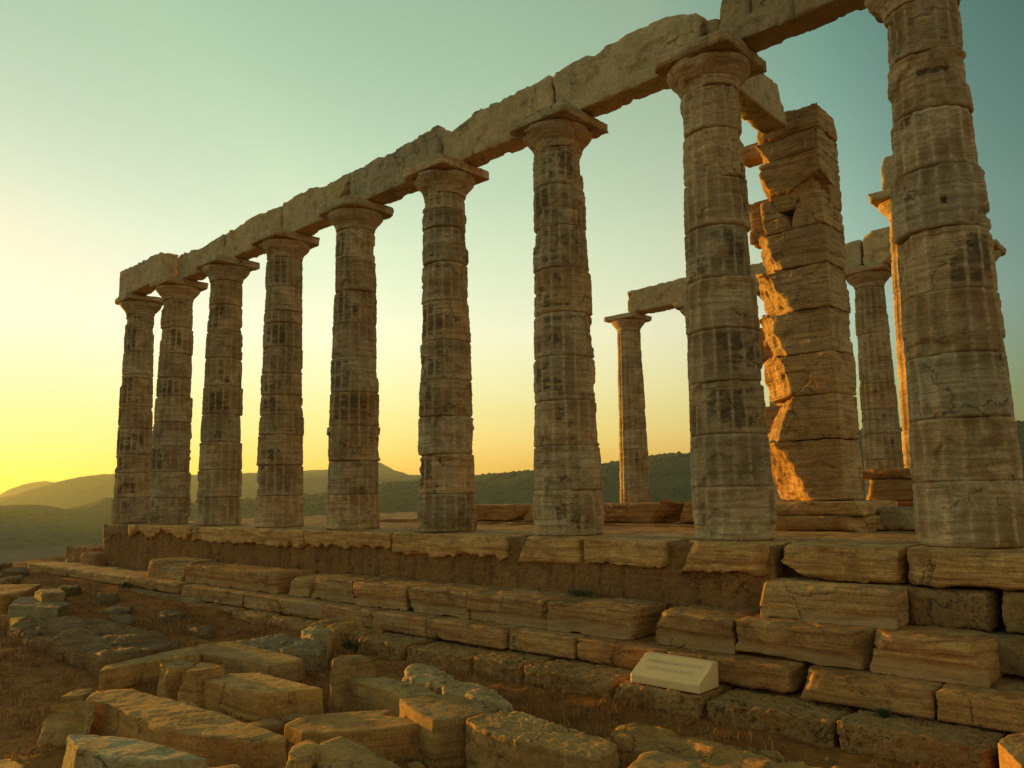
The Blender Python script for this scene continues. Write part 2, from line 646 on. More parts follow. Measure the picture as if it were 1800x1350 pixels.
# ------------------------------------------------------------------ ground and hills
def plateau(x, y):
    """height of the hilltop round the temple and of the slopes below it."""
    base = np.interp(x, [-24, -16, -11, -7, 0, 6], [-1.12, -1.2, -1.3, -1.44, -1.46, -1.48])
    base = base - .12 * sstep(-5.0, -9.0, y) * sstep(-3, -9, x)
    d = np.maximum.reduce([-25.0 - x, x - 16, y - 17, -26 - y, np.zeros_like(x)])
    d2 = np.sqrt(np.maximum(0, -25.0 - x) ** 2 + np.maximum(0, x - 16) ** 2 + np.maximum(0, y - 17) ** 2 + np.maximum(0, -26 - y) ** 2)
    drop = 62 * (1 - np.exp(-d2 / 150.)) + np.minimum(.05 * d, 3)
    return base - drop * sstep(0, 2.5, d2) - .5 * sstep(0, .8, d2)


def graded(stops):
    out = []
    for a, b, step in stops:
        n = max(1, int(round((b - a) / step)))
        out += list(np.linspace(a, b, n, endpoint=False))
    return np.array(out + [stops[-1][1]], np.float32)


gx = graded([(-9000, -2500, 500), (-2500, -600, 190), (-600, -120, 30), (-120, -40, 5), (-40, -32, 1.2), (-32, -24, .12), (-24, -14, .22), (-14, -7, .09), (-7, 3, .055), (3, 16, .8),
             (16, 120, 8), (120, 600, 60), (600, 9000, 700)])
gy = graded([(-9000, -600, 700), (-600, -60, 60), (-60, -12, 3), (-12, -7, .3), (-7, -1.9, .055), (-1.9, 0, .2), (0, 17, 1.5), (17, 60, 3), (60, 400, 20), (400, 2500, 190),
             (2500, 9000, 650)])
GX, GY = np.meshgrid(gx, gy, indexing='ij')
x, y = GX.ravel(), GY.ravel()
z = plateau(x, y)
near = sstep(60, 20, np.hypot(x + 8, y))
z = z + near * (.05 * fbm(np.column_stack([x * .7, y * .7, x * 0]), 4) + .016 * fbm(np.column_stack([x * 6, y * 6, x * 0 + 3]), 4, .6))
# bedding ridges of the bedrock that shows through the earth west of the fallen blocks
rock = sstep(-8.2, -9.6, x) * sstep(-1.5, -2.2, y) * sstep(-26, -22, x)
ca, sa = math.cos(R(-20)), math.sin(R(-20))
rv = fbm(np.column_stack([(x * ca - y * sa) * .35, (x * sa + y * ca) * 1.5, x * 0 + 7]), 4)
z = z + rock * (.10 * np.maximum(0, rv) - .03)
far = sstep(40, 300, np.hypot(x, y))
z = z + far * 6 * fbm(np.column_stack([x / 260, y / 260, x * 0]), 4)
nx_, ny_ = len(gx), len(gy)
I = np.arange(nx_ * ny_).reshape(nx_, ny_)
GQ = np.stack([I[:-1, :-1], I[1:, :-1], I[1:, 1:], I[:-1, 1:]], -1).reshape(-1, 4)
tag(make_obj('ground', np.column_stack([x, y, z]), GQ, None, M_GROUND), 'brown dry earth and scrub of the hilltop and the valley below', 'ground', kind='structure')


def ground_z(xx, yy):
    xx, yy = np.atleast_1d(np.float32(xx)), np.atleast_1d(np.float32(yy))
    i = np.clip(np.searchsorted(gx, xx) - 1, 0, nx_ - 2)
    j = np.clip(np.searchsorted(gy, yy) - 1, 0, ny_ - 2)
    Z = z.reshape(nx_, ny_)
    fx = (xx - gx[i]) / (gx[i + 1] - gx[i])
    fy = (yy - gy[j]) / (gy[j + 1] - gy[j])
    return (Z[i, j] * (1 - fx) * (1 - fy) + Z[i + 1, j] * fx * (1 - fy) + Z[i, j + 1] * (1 - fx) * fy + Z[i + 1, j + 1] * fx * fy)


def hill(label, ridge, D, depth, mat, seed, amp, nu=260, nv=46, name='hill'):
    """ridge: (azimuth deg, elevation deg) of the crest as seen from the temple; the body is a long mound at distance D."""
    az = np.array([r[0] for r in ridge])
    el = np.array([r[1] for r in ridge])
    o = np.argsort(az)
    az, el = az[o], el[o]
    A = np.linspace(az[0], az[-1], nu)
    Ee = np.interp(A, az, el)
    Ee = Ee + .05 * noise(np.column_stack([A * 1.9, A * 0 + seed, A * 0])) + .02 * noise(np.column_stack([A * 6, A * 0 + seed, A * 0]))
    v = np.linspace(-1, 1, nv)
    AA, VV = np.meshgrid(A, v, indexing='ij')
    EE = np.repeat(Ee[:, None], nv, 1)
    Dv = D * (1 + .10 * noise(np.column_stack([A * .12, A * 0 + seed * 3, A * 0])))[:, None]
    rr = Dv + VV * depth
    crest = CX[2] + Dv * np.tan(np.radians(EE))
    base = -75.
    prof = np.where(VV < 0, 1 - np.abs(VV) ** 1.35, 1 - np.abs(VV) ** 1.6)
    X = CX[0] + rr * np.cos(np.radians(AA))
    Y = CX[1] + rr * np.sin(np.radians(AA))
    g = fbm(np.column_stack([X.ravel() / (depth * .35), Y.ravel() / (depth * .35), X.ravel() * 0 + seed]), 5, .55).reshape(X.shape)
    wgt = np.abs(VV) ** .7
    Z = base + (crest - base) * prof + amp * g * wgt * np.clip(prof + .2, 0, 1)
    J = np.arange(nu * nv).reshape(nu, nv)
    q = np.stack([J[:-1, :-1], J[:-1, 1:], J[1:, 1:], J[1:, :-1]], -1).reshape(-1, 4)
    ob = make_obj(name, np.column_stack([X.ravel(), Y.ravel(), Z.ravel()]), q[:, ::-1], None, mat)
    return tag(ob, label, 'hill', kind='structure'), (A, Ee, D, depth)


def sight(u, v):
    """bearing and elevation of a skyline point of the hills."""
    d = _f + _r2 * ((u - 900) / FOC) + _u2 * ((675 - v) / FOC)
    return math.degrees(math.atan2(d.y, d.x)), math.degrees(math.atan2(d.z, math.hypot(d.x, d.y)))


hill('pale hazy ridge farthest off at the left horizon',
     [(195, -.3), (185, -.1), (175, .25), sight(-60, 890), sight(0, 869), sight(22, 857), sight(55, 848), sight(80, 845), sight(100, 848), sight(200, 850), sight(330, 858)],
     6200, 900, M_FARHILL, 3, 20)
hill('long grey hill crossing behind the farthest columns, with a pointed peak',
     [(182, -.6), sight(-120, 905), sight(0, 875), sight(47, 863), sight(100, 847), sight(142, 838), sight(200, 832), sight(270, 829), sight(345, 834), sight(435, 831), sight(550, 826), sight(610, 824),
      sight(640, 812), sight(655, 808), sight(668, 813), sight(690, 825), sight(718, 834), sight(780, 838), sight(860, 846)],
     4300, 800, M_FARHILL, 11, 30)
hill('dark green knoll at the left edge beyond the ruin, its unseen end raised to shade the valley',
     [(205, 1.0), (192, 1.15), (184, 1.1), sight(-420, 853), sight(-200, 874), sight(-60, 891), sight(0, 888), sight(55, 886), sight(90, 889), sight(114, 895), sight(135, 890), sight(161, 882), sight(185, 873), sight(205, 876), sight(265, 885), sight(340, 893),  # unseen crest beyond the left edge is added, raised to shade the valley
      sight(450, 897), sight(560, 900), sight(640, 903)],
     1900, 480, M_HILL, 23, 18)
HB = hill('scrub covered hill rising to the right behind the columns',
          [sight(250, 905), sight(340, 882), sight(435, 876), sight(550, 870), sight(600, 861), sight(680, 848), sight(720, 845), sight(840, 834), sight(940, 827), sight(1065, 814), sight(1140, 801), sight(1195, 796),
           sight(1260, 801), sight(1330, 797), sight(1420, 775), sight(1515, 755), sight(1650, 748), sight(1790, 740), sight(2000, 745), (70, 3.), (50, 1.5)],
          1350, 520, M_HILL, 31, 16, nu=420, nv=60)


def scrub(hb, n, seed):
    """dark bushes dotted over the nearer hillside."""
    o, (A, Ee, D, depth) = hb
    me = o.data
    co_ = np.empty(len(me.vertices) * 3, np.float32)
    me.vertices.foreach_get('co', co_)
    co_ = co_.reshape(len(A), -1, 3)
    r = np.random.RandomState(seed)
    iu = r.rand(n) * (len(A) - 1.01)
    iv = r.rand(n) * (co_.shape[1] * .56)
    a, b = iu.astype(int), iv.astype(int)
    fu, fv = (iu - a)[:, None], (iv - b)[:, None]
    c = co_[a, b] * (1 - fu) * (1 - fv) + co_[a + 1, b] * fu * (1 - fv) + co_[a, b + 1] * (1 - fu) * fv + co_[a + 1, b + 1] * fu * fv
    keep = fbm(c * np.array([1 / 120, 1 / 120, 0]) + 3, 3) > -.12
    c = c[keep]
    n = len(c)
    ico = np.array([(0, 0, 1), (.9, 0, .45), (.28, .85, .45), (-.73, .53, .45), (-.73, -.53, .45), (.28, -.85, .45), (.9, .3, -.3), (-.3, .9, -.3), (-.9, -.2, -.3), (.2, -.9, -.3)], np.float32)
    tf = np.array([(0, 1, 2), (0, 2, 3), (0, 3, 4), (0, 4, 5), (0, 5, 1), (1, 6, 2), (2, 7, 3), (3, 8, 4), (4, 9, 5), (5, 6, 1), (2, 6, 7), (3, 7, 8), (4, 8, 9), (5, 9, 6)])
    s = (1.0 + 2.6 * r.rand(n) ** 2)[:, None, None]
    jit = 1 + .35 * (r.rand(n, len(ico), 3) - .5)
    V = c[:, None, :] + ico[None] * jit * s * np.array([1, 1, .8])
    T = (tf[None] + (np.arange(n) * len(ico))[:, None, None]).reshape(-1, 3)
    return tag(make_obj('scrub', V.reshape(-1, 3), None, T, M_BUSH), 'dark bushes dotted over the hillside behind the columns', 'bushes', kind='stuff')


scrub(HB, 9000, 4)


# ------------------------------------------------------------------ columns
STD = [.62, 1.23, 1.86, 2.49, 3.13, 3.78, 4.41, 5.04]
ZN, ZA, ZT = 5.62, 5.96, 6.12          # neck, underside and top of the abacus
RB, RN = .494, .372


def column(x, y, seed, label, group, joints=STD, er=1.0, fine=1.0, zb=0., offs=None, dark=None, aw=.55, sockets=()):
    r = np.random.RandomState(seed)
    root = empty('column', (x, y, zb))
    tag(root, label, 'column', group)
    zs = [0] + [j - zb for j in joints] + [ZN - zb]
    H = ZN - zb
    nt_ = int(176 * fine) // 16 * 16
    th = np.linspace(0, 2 * math.pi, nt_, endpoint=False)
    ph0 = r.rand() * .3
    for k in range(len(zs) - 1):
        a, b = zs[k], zs[k + 1]
        nz = max(6, int((b - a) / (.016 / fine)))
        tt = np.linspace(0, 1, nz + 1)
        tt = np.concatenate([[0, 0], tt, [1, 1]])
        TH, TT = np.meshgrid(th, tt)
        Z = a + (b - a) * TT
        R0 = RB + (RN - RB) * (Z / H)
        C, Sn = np.cos(TH), np.sin(TH)
        P = np.column_stack([(C * R0).ravel(), (Sn * R0).ravel(), Z.ravel()]) + seed * 4.3
        sh = Z.shape
        ph = ph0 + (r.rand() - .5) * .05 * er
        u = ((TH + ph) * 16 / (2 * math.pi)) % 1
        fl = 4 * u * (1 - u)
        keep = np.clip((.5 + .5 * r.rand()) / (.4 + .6 * er), 0, 1)
        kn = sstep(-.35, .3, fbm(P * 2.2 + 3, 3).reshape(sh) + (keep - .5) * 1.1)
        end = sstep(0, .09, np.minimum(TT, 1 - TT) * (b - a) - .05 * er * (1 - fl) * .6) * er + (1 - er)
        dep = .046 * (.3 + .7 * kn) * (.35 + .65 * end)
        # arris: sharp where kept, worn flat where not
        rad = R0 - dep * np.where(fl < 1, fl, 1) ** .9 - (1 - kn) * .012
        rad -= .012 * er * np.maximum(0, fbm(P * 9, 2).reshape(sh)) * (1 - fl)
        # bedding of the marble: horizontal weathering grooves
        sv = fbm(P * np.array([1.2, 1.2, 15]) + k * 3, 3, .6).reshape(sh)
        rad += .0065 * er * sv
        rad += .012 * er * fbm(P * 1.6 + k * 5, 3).reshape(sh) + .0035 * fbm(P * 17, 3, .6).reshape(sh)
        # each drum its own girth, belly and worn rims
        g = (r.rand() - .5) * .022 * er
        if offs and k < len(offs):
            g = offs[k]
        rad += g + .007 * er * (1 - (2 * TT - 1) ** 4)
        hh = b - a
        rim = np.minimum(TT, 1 - TT) * hh
        wn = .011 + .035 * er * np.maximum(0, fbm(P * 3.1 + 20 + (TT > .5).ravel()[:, None] * 9, 3).reshape(sh)) ** 1.2
        rad -= (.010 + .014 * er) * np.exp(-(rim / wn) ** 2)
        # flakes broken off
        rad -= .035 * er * sstep(.30, .42, fbm(P * 1.35 + 40 + k * 7, 4).reshape(sh))
        rad[0] *= .0
        rad[1] = rad[2] * .6
        rad[-2] = rad[-3] * .6
        rad[-1] *= .0
        dx, dy = (r.rand(2) - .5) * .022 * er
        V = np.column_stack([(C * rad).ravel() + dx, (Sn * rad).ravel() + dy, Z.ravel()])
        nr = len(tt)
        i = np.arange(nt_)
        j = (i + 1) % nt_
        Q = np.concatenate([np.stack([q * nt_ + i, q * nt_ + j, (q + 1) * nt_ + j, (q + 1) * nt_ + i], 1) for q in range(nr - 1)])
        dk = r.rand()
        dk = ((.40 + .45 * dk) if (dk > .45) else .3 * dk) * (.35 + .65 * (er > .6))
        if dark is not None and k < len(dark):
            dk = dark[k]
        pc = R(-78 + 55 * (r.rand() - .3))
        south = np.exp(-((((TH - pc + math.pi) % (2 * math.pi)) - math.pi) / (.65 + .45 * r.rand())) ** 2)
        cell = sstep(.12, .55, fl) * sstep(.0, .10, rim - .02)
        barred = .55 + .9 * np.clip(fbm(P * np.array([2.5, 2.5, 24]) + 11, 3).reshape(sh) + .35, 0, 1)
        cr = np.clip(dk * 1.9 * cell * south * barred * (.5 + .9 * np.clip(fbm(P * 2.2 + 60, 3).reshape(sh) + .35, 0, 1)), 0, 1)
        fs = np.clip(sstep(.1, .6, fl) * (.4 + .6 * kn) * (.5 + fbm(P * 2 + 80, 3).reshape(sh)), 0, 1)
        for (sz, st_, hz_, ht_, sd_) in sockets:
            zz_ = Z + zb
            hit = (np.abs(zz_ - sz) < hz_) & (np.abs((TH - R(st_) + math.pi) % (2 * math.pi) - math.pi) < R(ht_))
            V[hit.ravel(), :2] *= (1 - sd_ / .42)
            cr[hit] = 1.  # socket hollows painted dark, standing in for the shade inside them
        tn = tone(seed * 31 + k, .84, 1.10)
        make_obj('drum', V, Q, None, M_COL, root, attrs={'crust_shade': cr.ravel(), 'flute': fs.ravel()}, color=tn)
    # capital: echinus turned from its profile, abacus with worn corners
    e = empty('capital', (0, 0, 0))
    e.parent = root
    zz = [ZN - zb - .005, ZN - zb, ZN - zb + .03, ZN - zb + .05, ZN - zb + .09, ZN - zb + .10, ZN - zb + .11, ZN - zb + .12, ZN - zb + .16, ZN - zb + .21, ZN - zb + .26, ZN - zb + .30, ZN - zb + .325, ZA - zb + .004]
    rr_ = [.20, RN - .012, RN - .006, RN, RN + .012, RN + .020, RN + .012, RN + .024, RN + .060, RN + .105, RN + .142, RN + .160, RN + .158, RN + .13]
    zt = np.linspace(0, 1, int(34 * fine) + 8)
    zf = np.interp(zt, np.linspace(0, 1, len(zz)), zz)
    rf = np.interp(zt, np.linspace(0, 1, len(zz)), rr_)
    n2 = int(110 * fine)
    th2 = np.linspace(0, 2 * math.pi, n2, endpoint=False)
    TH, RF = np.meshgrid(th2, rf)
    _, ZF = np.meshgrid(th2, zf)
    P = np.column_stack([(np.cos(TH) * RF).ravel(), (np.sin(TH) * RF).ravel(), ZF.ravel()]) + seed * 2.7
    RF = RF + er * (.014 * fbm(P * 2.5, 3) + .006 * fbm(P * 12, 3) + .006 * fbm(P * np.array([1.5, 1.5, 22]), 2) - .05 * sstep(.22, .4, fbm(P * 1.9 + 30, 3))).reshape(RF.shape)
    RF[0] = 0
    V = np.column_stack([(np.cos(TH) * RF).ravel(), (np.sin(TH) * RF).ravel(), ZF.ravel()])
    i = np.arange(n2)
    j = (i + 1) % n2
    Q = np.concatenate([np.stack([q * n2 + i, q * n2 + j, (q + 1) * n2 + j, (q + 1) * n2 + i], 1) for q in range(len(zf) - 1)])
    make_obj('echinus', V, Q, None, M_COL, e, color=tone(seed + 5, .85, 1.02))
    V, Q = box_grid(2 * aw, 2 * aw, ZT - ZA, .022 / fine)
    cuts = []
    for q in range(4):
        ang = R(45 + 90 * q)
        if r.rand() < .75 * er:
            cuts.append(((math.cos(ang), math.sin(ang), -.5 * r.rand()), aw * 1.414 - .03 - .09 * r.rand() * er, .05))
    if er > .6:
        for q in range(3):
            ang = R(90 * r.randint(4))
            cuts.append(((math.cos(ang) + .25 * (r.rand() - .5), math.sin(ang) + .25 * (r.rand() - .5), -.9), aw - .015 - .03 * r.rand(), .05))
    V = weather(V, Q, None, seed + 77, .022 / fine, wear=.28 + .42 * er * r.rand(), rough=.004, strata=.004 * er, lump=.010 * er, cuts=cuts, heavy=9, chips=int(3 * er))
    make_obj('abacus', V, Q, None, M_COL, e, loc=(0, 0, ZA - zb), color=tone(seed + 9, .88, 1.05))
    return root


def cx(k):
    return 2.52 * (k - 8)


GS = 'columns of the long near colonnade'
DK = .62
column(cx(8), 0, 101, 'thick nearest column at the right edge, its capital above the frame', GS, offs=[.012, .008, .0, .004, -.004, .022, -.012, .004, .0],
       dark=[.05, .15, .1, .05, .66, .05, .15, .1, .35], sockets=[(4.82, -66, .035, 27, .03), (3.40, -70, .035, 4.5, .05)])
column(cx(7), 0, 102, 'tall column standing beside the broken square pier, second from the right', GS, offs=[.0, -.006, -.002, .0, .012, .0, .0, -.006, .0],
       dark=[.05, .15, .75, .6, .1, .55, .05, .05, .2])
column(cx(6), 0, 103, 'column in front of the far low beam, third from the right', GS, dark=[.5, .1, .4, .55, .55, .6, .3, .7, .5])
column(cx(5), 0, 104, 'column with many thin upper drums, below the step in the beam top', GS, joints=[.60, 1.23, 1.84, 2.44, 3.09, 3.75, 4.42, 4.72, 5.02, 5.33],
       dark=[.15, .55, .1, .5, .45, .7, .05, .4, .15, .5, .35])
column(cx(4), 0, 105, 'column with one drum jutting out to the left near its foot', GS, offs=[.0, -.005, .040, .018, .015, .0, .0, .0, .0],
       dark=[.05, .05, .35, .72, .62, .3, .6, .35, .6])
column(cx(3), 0, 106, 'column fourth from the far left end, with dark middle drums', GS, joints=[.63, 1.24, 1.86, 2.26, 2.68, 3.13, 3.68, 4.20, 4.46, 4.97],
       dark=[.3, .2, .45, .15, .6, .65, .1, .6, .5, .1, .4], fine=.85)
column(cx(2), 0, 107, 'column third from the far left end, with black stains below its capital', GS, dark=[.3, .15, .3, .3, .6, .65, .1, .75, .1], fine=.8)
column(cx(1), 0, 108, 'column under the gap in the beam, second from the far left end', GS, joints=[.64, 1.27, 1.9, 2.49, 3.15, 3.62, 4.23, 4.89], fine=.75)
column(cx(0) + .25, 0, 109, 'last column at the far left end of the long row', GS, joints=[.66, 1.31, 1.81, 2.49, 3.09, 3.94, 4.58, 5.37], fine=.7)
GN = 'columns of the far colonnade'
column(-11.9, 12, 111, 'slender far column carrying the left end of the low beam', GN, er=.35, fine=.55, aw=.56)
column(-9.4, 12, 112, 'far column mostly hidden behind the second column from the right', GN, er=.35, fine=.5, aw=.56)
column(-6.9, 12, 113, 'far column peeping out left of the broken square pier', GN, er=.4, fine=.5, aw=.56)
column(-4.5, 12, 114, 'brown far column between the square pier and the nearest column', GN, er=.5, fine=.6, aw=.56)
column(-2.05, 12, 115, 'far column hidden behind the nearest column, only its abacus tip showing', GN, er=.4, fine=.5, aw=.56)
column(-2.1, 7, 116, 'column lit orange down its side, just left of the nearest column', 'columns of the inner porch', er=.3, fine=.7, zb=.3, aw=.56,
       joints=[.95, 1.6, 2.25, 2.9, 3.55, 4.2, 4.85])

# ------------------------------------------------------------------ architraves
GA = 'architrave beams on the long colonnade'
ZR = ZT + .003


def beam(x0, x1, y0, y1, z1, seed, label, top, cuts=(), group=GA, res=.03, **kw):
    a = dict(wear=.55, rough=.008, strata=.003, lump=.016, heavy=12, spall=.02)
    a.update(kw)
    return block('architrave_block', x0, x1, y0, y1, ZR, z1, seed, M_ARC, res, label, 'beam', group, top=top, cuts=cuts, **a)


beam(-20.25, -17.62, -.48, -.03, 6.86, 201, 'smooth faced beam end at the far left, standing forward of the row', [(-20.3, .0), (-18.4, .02), (-17.6, .0)], res=.035, wear=.35)
beam(-17.56, -15.14, -.10, .32, 6.80, 202, 'beam over the second and third columns from the far left, recessed behind the left end',
     [(-17.6, .0), (-17.1, .02), (-16.3, -.06), (-15.6, .02), (-15.1, .03)], res=.035, cuts=[((-.8, 0, 1), 1.25, .05)])
beam(-15.10, -12.62, -.10, .32, 6.84, 203, 'beam over the third and fourth columns from the far left',
     [(-15.1, -.02), (-14.2, .03), (-13.6, .06), (-12.7, .0)], res=.035)
beam(-12.58, -10.14, -.10, .34, 6.88, 204, 'beam broken away at its lower right end, over the fifth column from the far left', [(-12.6, .0), (-11.6, .05), (-10.9, -.04), (-10.2, -.02)],
     cuts=[((.55, -.2, -.75), .30, .10)])
beam(-10.08, -7.58, -.14, .34, 6.88, 205, 'beam ending in a clean upright cut, left of the step in the beam top',
     [(-10.1, -.08), (-9.5, -.02), (-8.8, -.05), (-8.2, .0), (-7.85, .06), (-7.6, .08)])
beam(-7.50, -5.06, -.10, .32, 6.88, 206, 'beam rising from a sloped break, right of the step in the beam top',
     [(-7.5, -.22), (-7.2, -.12), (-7.0, -.08), (-6.6, .02), (-6.2, -.02), (-5.4, .0), (-5.05, .05)], cuts=[((-1, -.35, .42), 1.30, .08)])
beam(-5.02, -2.56, -.10, .32, 6.92, 207, 'veined beam with a fissured face, left of the second column from the right',
     [(-5.0, -.03), (-4.2, .0), (-3.4, .03), (-2.9, .0), (-2.55, -.16)], lump=.025, spall=.035)
beam(-2.32, .30, -.12, .30, 6.98, 208, 'topmost beam running out of the frame at the top right', [(-2.35, .0), (.3, .0)], cuts=[((-1, -.1, .15), 1.30, .06)], lump=.02, grooves=[(-1.86, .025, .09, .30), (-1.33, .012, .05, .02)])
block('architrave_fragment', -2.55, -2.34, .02, .32, ZR, 6.72, 209, M_ARC, .03, 'small broken stone wedged between two beam ends', 'stone fragment', None,
      cuts=[((.6, -.3, .7), .48, .05), ((-.7, 0, .5), .36, .05)], wear=.7, strata=.002)
block('cross_beam', -2.98, -2.58, .36, 2.62, ZR, 6.78, 210, M_ARC, .035, 'short beam crossing from the colonnade back to the square pier', 'beam', None,
      cuts=[((.1, .8, .62), 1.02, .08)], wear=.6, lump=.02, strata=.003)
GNA = 'beams on the far colonnade'
beam(-11.66, -9.42, 11.62, 12.2, 6.88, 221, 'left end of the low far beam, its end cut upright', [(-11.7, -.02), (-9.4, .02)], group=GNA, res=.045, wear=.4)
beam(-9.38, -6.92, 11.62, 12.2, 6.86, 222, 'far beam hidden behind the second column from the right', [(-9.4, 0), (-6.9, 0)], group=GNA, res=.06)
beam(-6.88, -4.52, 11.62, 12.2, 6.84, 223, 'far beam behind the square pier, reaching the brown far column', [(-6.9, 0), (-5.3, -.1), (-4.6, .04)], group=GNA, res=.05)
beam(-4.48, -2.0, 11.62, 12.2, 6.96, 224, 'far beam with a broken pale face above the brown far column', [(-4.5, -.06), (-4.2, .06), (-3.2, .08), (-2, 0)], group=GNA, res=.04, lump=.03, spall=.05)
block('architrave_fragment', -2.44, -1.6, 6.6, 7.3, ZR, 6.82, 225, M_ARC, .04, 'grooved upright stone on top of the orange lit porch column', 'stone fragment', None, wear=.35,
      cuts=[((-.9, 0, .5), .62, .03)])

# ------------------------------------------------------------------ square pier (anta) and its masonry
pier = empty('pier', (-2.2, 2.8, 0))
tag(pier, 'square stone pier with a broken orange lit side, of stacked blocks', 'pier')
PZ = [.39, 1.29, 1.97, 2.60, 3.27, 3.95, 4.56, 5.10, 5.74, 6.08]


def pier_cut(xs, yb, xb, nz=0., amp=.08):
    """plane through the south face at xs and through (xb, yb) behind it; nz leans it."""
    dx, dy = xb - xs, yb - 2.8
    n = np.array([-dy, dx, 0.])
    n = n / np.linalg.norm(n)
    if n[0] > 0:
        n = -n
    return n, xs, nz, amp


PB = [  # (west end, east end, z bottom, z top, cut or None)
    (-3.55, -2.2, .39, 1.29, (-2.90, 3.3, -3.42, -.40)), (-3.5, -2.2, 1.29, 1.97, (-2.98, 3.3, -3.38, .35)), (-3.5, -2.2, 1.97, 2.60, (-2.92, 3.3, -3.42, -.15)),
    (-3.5, -2.2, 2.60, 3.27, (-3.02, 3.3, -3.45, -.25)), (-3.5, -2.2, 3.27, 3.95, (-2.94, 3.3, -3.38, -.45)), (-3.4, -2.2, 3.95, 4.56, (-3.0, 3.3, -3.36, -.35)),
    (-3.2, -2.71, 4.56, 5.12, (-3.10, 3.3, -3.25, -.1)), (-2.69, -2.2, 4.56, 5.10, None), (-3.18, -2.2, 5.16, 5.74, (-3.08, 3.3, -3.3, -.6)), (-3.22, -2.2, 5.74, 6.08, (-3.05, 3.2, -3.3, -.5))]
for k, (xa, xb, za, zb_, ct) in enumerate(PB):
    w_, H = xb - xa, zb_ - za - .004
    V, Q = box_grid(w_, .86, H, .024)
    cuts = []
    if ct:
        n, xs, nz, amp = pier_cut(ct[0], ct[1], ct[2], ct[3], .10)
        n3 = np.array([n[0], n[1], nz])
        n3 /= np.linalg.norm(n3)
        p0 = np.array([xs - .04 - (xa + xb) / 2, -.43, H * .5])
        cuts.append((n3, float(p0 @ n3), .055))
    if k == 6:
        cuts.append(((.8, -.2, .55), .30, .03))
    if k == 7:
        cuts += [((-.8, -.2, .5), .40, .03), ((.6, -.7, .55), .62, .05)]
    if k == 8:
        cuts += [((-.25, -.2, -1), .10, .05), ((.45, -.25, -1), .06, .05)]
    V = weather(V, Q, None, 300 + k, .024, wear=.40, rough=.007, strata=.014, lump=.014, heavy=10, seams=3, cuts=cuts, tilt=.06 if k > 3 else .0, spall=.012)
    make_obj('pier_block', V, Q, None, M_MAR, pier, loc=((xa + xb) / 2 + 2.2, .43, za), color=tuple(q * w2 for q, w2 in zip(tone(300 + k, .92, 1.1), (1.0, 1.06, 1.2))))
for k, (xa, xb, za, zb_, y_) in enumerate(((-2.80, -2.34, 5.02, 5.34, .30), (-3.06, -2.60, 4.90, 5.26, .30), (-2.42, -2.2, 4.92, 5.28, .62))):
    V, Q = box_grid(xb - xa, .5, zb_ - za, .02)
    V = weather(V, Q, None, 325 + k, .02, wear=.7, rough=.008, strata=.006, lump=.02, heavy=8, chips=6)
    make_obj('broken_chip', V, Q, None, M_MAR, pier, loc=((xa + xb) / 2 + 2.2, y_, za), color=tone(325 + k, .9, 1.1))
# top block, tilted and broken
V, Q = box_grid(1.0, .88, .40, .028)
V = weather(V, Q, None, 320, .028, wear=.75, rough=.008, strata=.008, lump=.03, heavy=16, cuts=[((-.7, 0, .7), .48, .06), ((.5, .6, .6), .66, .08)])
make_obj('pier_block', V, Q, None, M_MAR, pier, loc=(-.47, .43, 6.075), color=tone(320, .8, .95))
# bonding stubs of the lost side wall
for k, (xa, xb, za, zb_) in enumerate(((-3.62, -2.9, 4.62, 5.34), (-3.66, -2.9, 2.63, 3.2), (-3.72, -2.9, 6.10, 6.36), (-3.6, -2.9, 1.32, 1.9))):
    V, Q = box_grid(xb - xa, .36, zb_ - za, .03)
    V = weather(V, Q, None, 330 + k, .03, wear=.5, strata=.006, cuts=[((-1, 0, -.5), .38, .06)])
    make_obj('bonding_stub', V, Q, None, M_MAR, pier, loc=((xa + xb) / 2 + 2.2, .66, za), color=tone(330 + k, .85, 1.0))

block('foundation_block', -3.05, -1.72, 2.16, 3.7, .20, .385, 340, M_MAR, .03, 'upper slab under the square pier', cuts=[((.8, -.5, .6), .78, .06)], wear=.6, strata=.006, group=None)
block('foundation_block', -3.1, -1.62, 2.04, 3.7, .0, .198, 341, M_MAR, .03, 'lower slab under the square pier, rounded at its right end', cuts=[((.9, -.5, .3), .80, .08)], wear=.7, strata=.008)
block('rough_stone', -1.66, -1.1, 2.5, 3.3, .0, .30, 342, M_GREY, .03, 'rough grey stone lying right of the slabs under the pier', 'stone', cuts=[((.7, -.4, .6), .30, .08)], wear=.8, lump=.04)
GP = 'blocks of the porch wall stump'
block('wall_block', -2.55, -.9, 4.2, 4.9, .70, .86, 343, M_MAR, .035, 'dark top course of the wall stump behind the pier', group=GP, wear=.4)
block('wall_block', -2.5, -.9, 4.2, 4.9, .36, .695, 344, M_MAR, .035, 'middle course of the wall stump, catching light at its left end', group=GP, cuts=[((-1, -.3, .2), .72, .06)], wear=.4)
block('wall_block', -2.2, -.9, 4.1, 4.9, .0, .355, 345, M_MAR, .035, 'reddish lowest course of the wall stump', group=GP, cuts=[((.6, -.5, .6), .70, .06)], wear=.5, color=(.95, .7, .55))

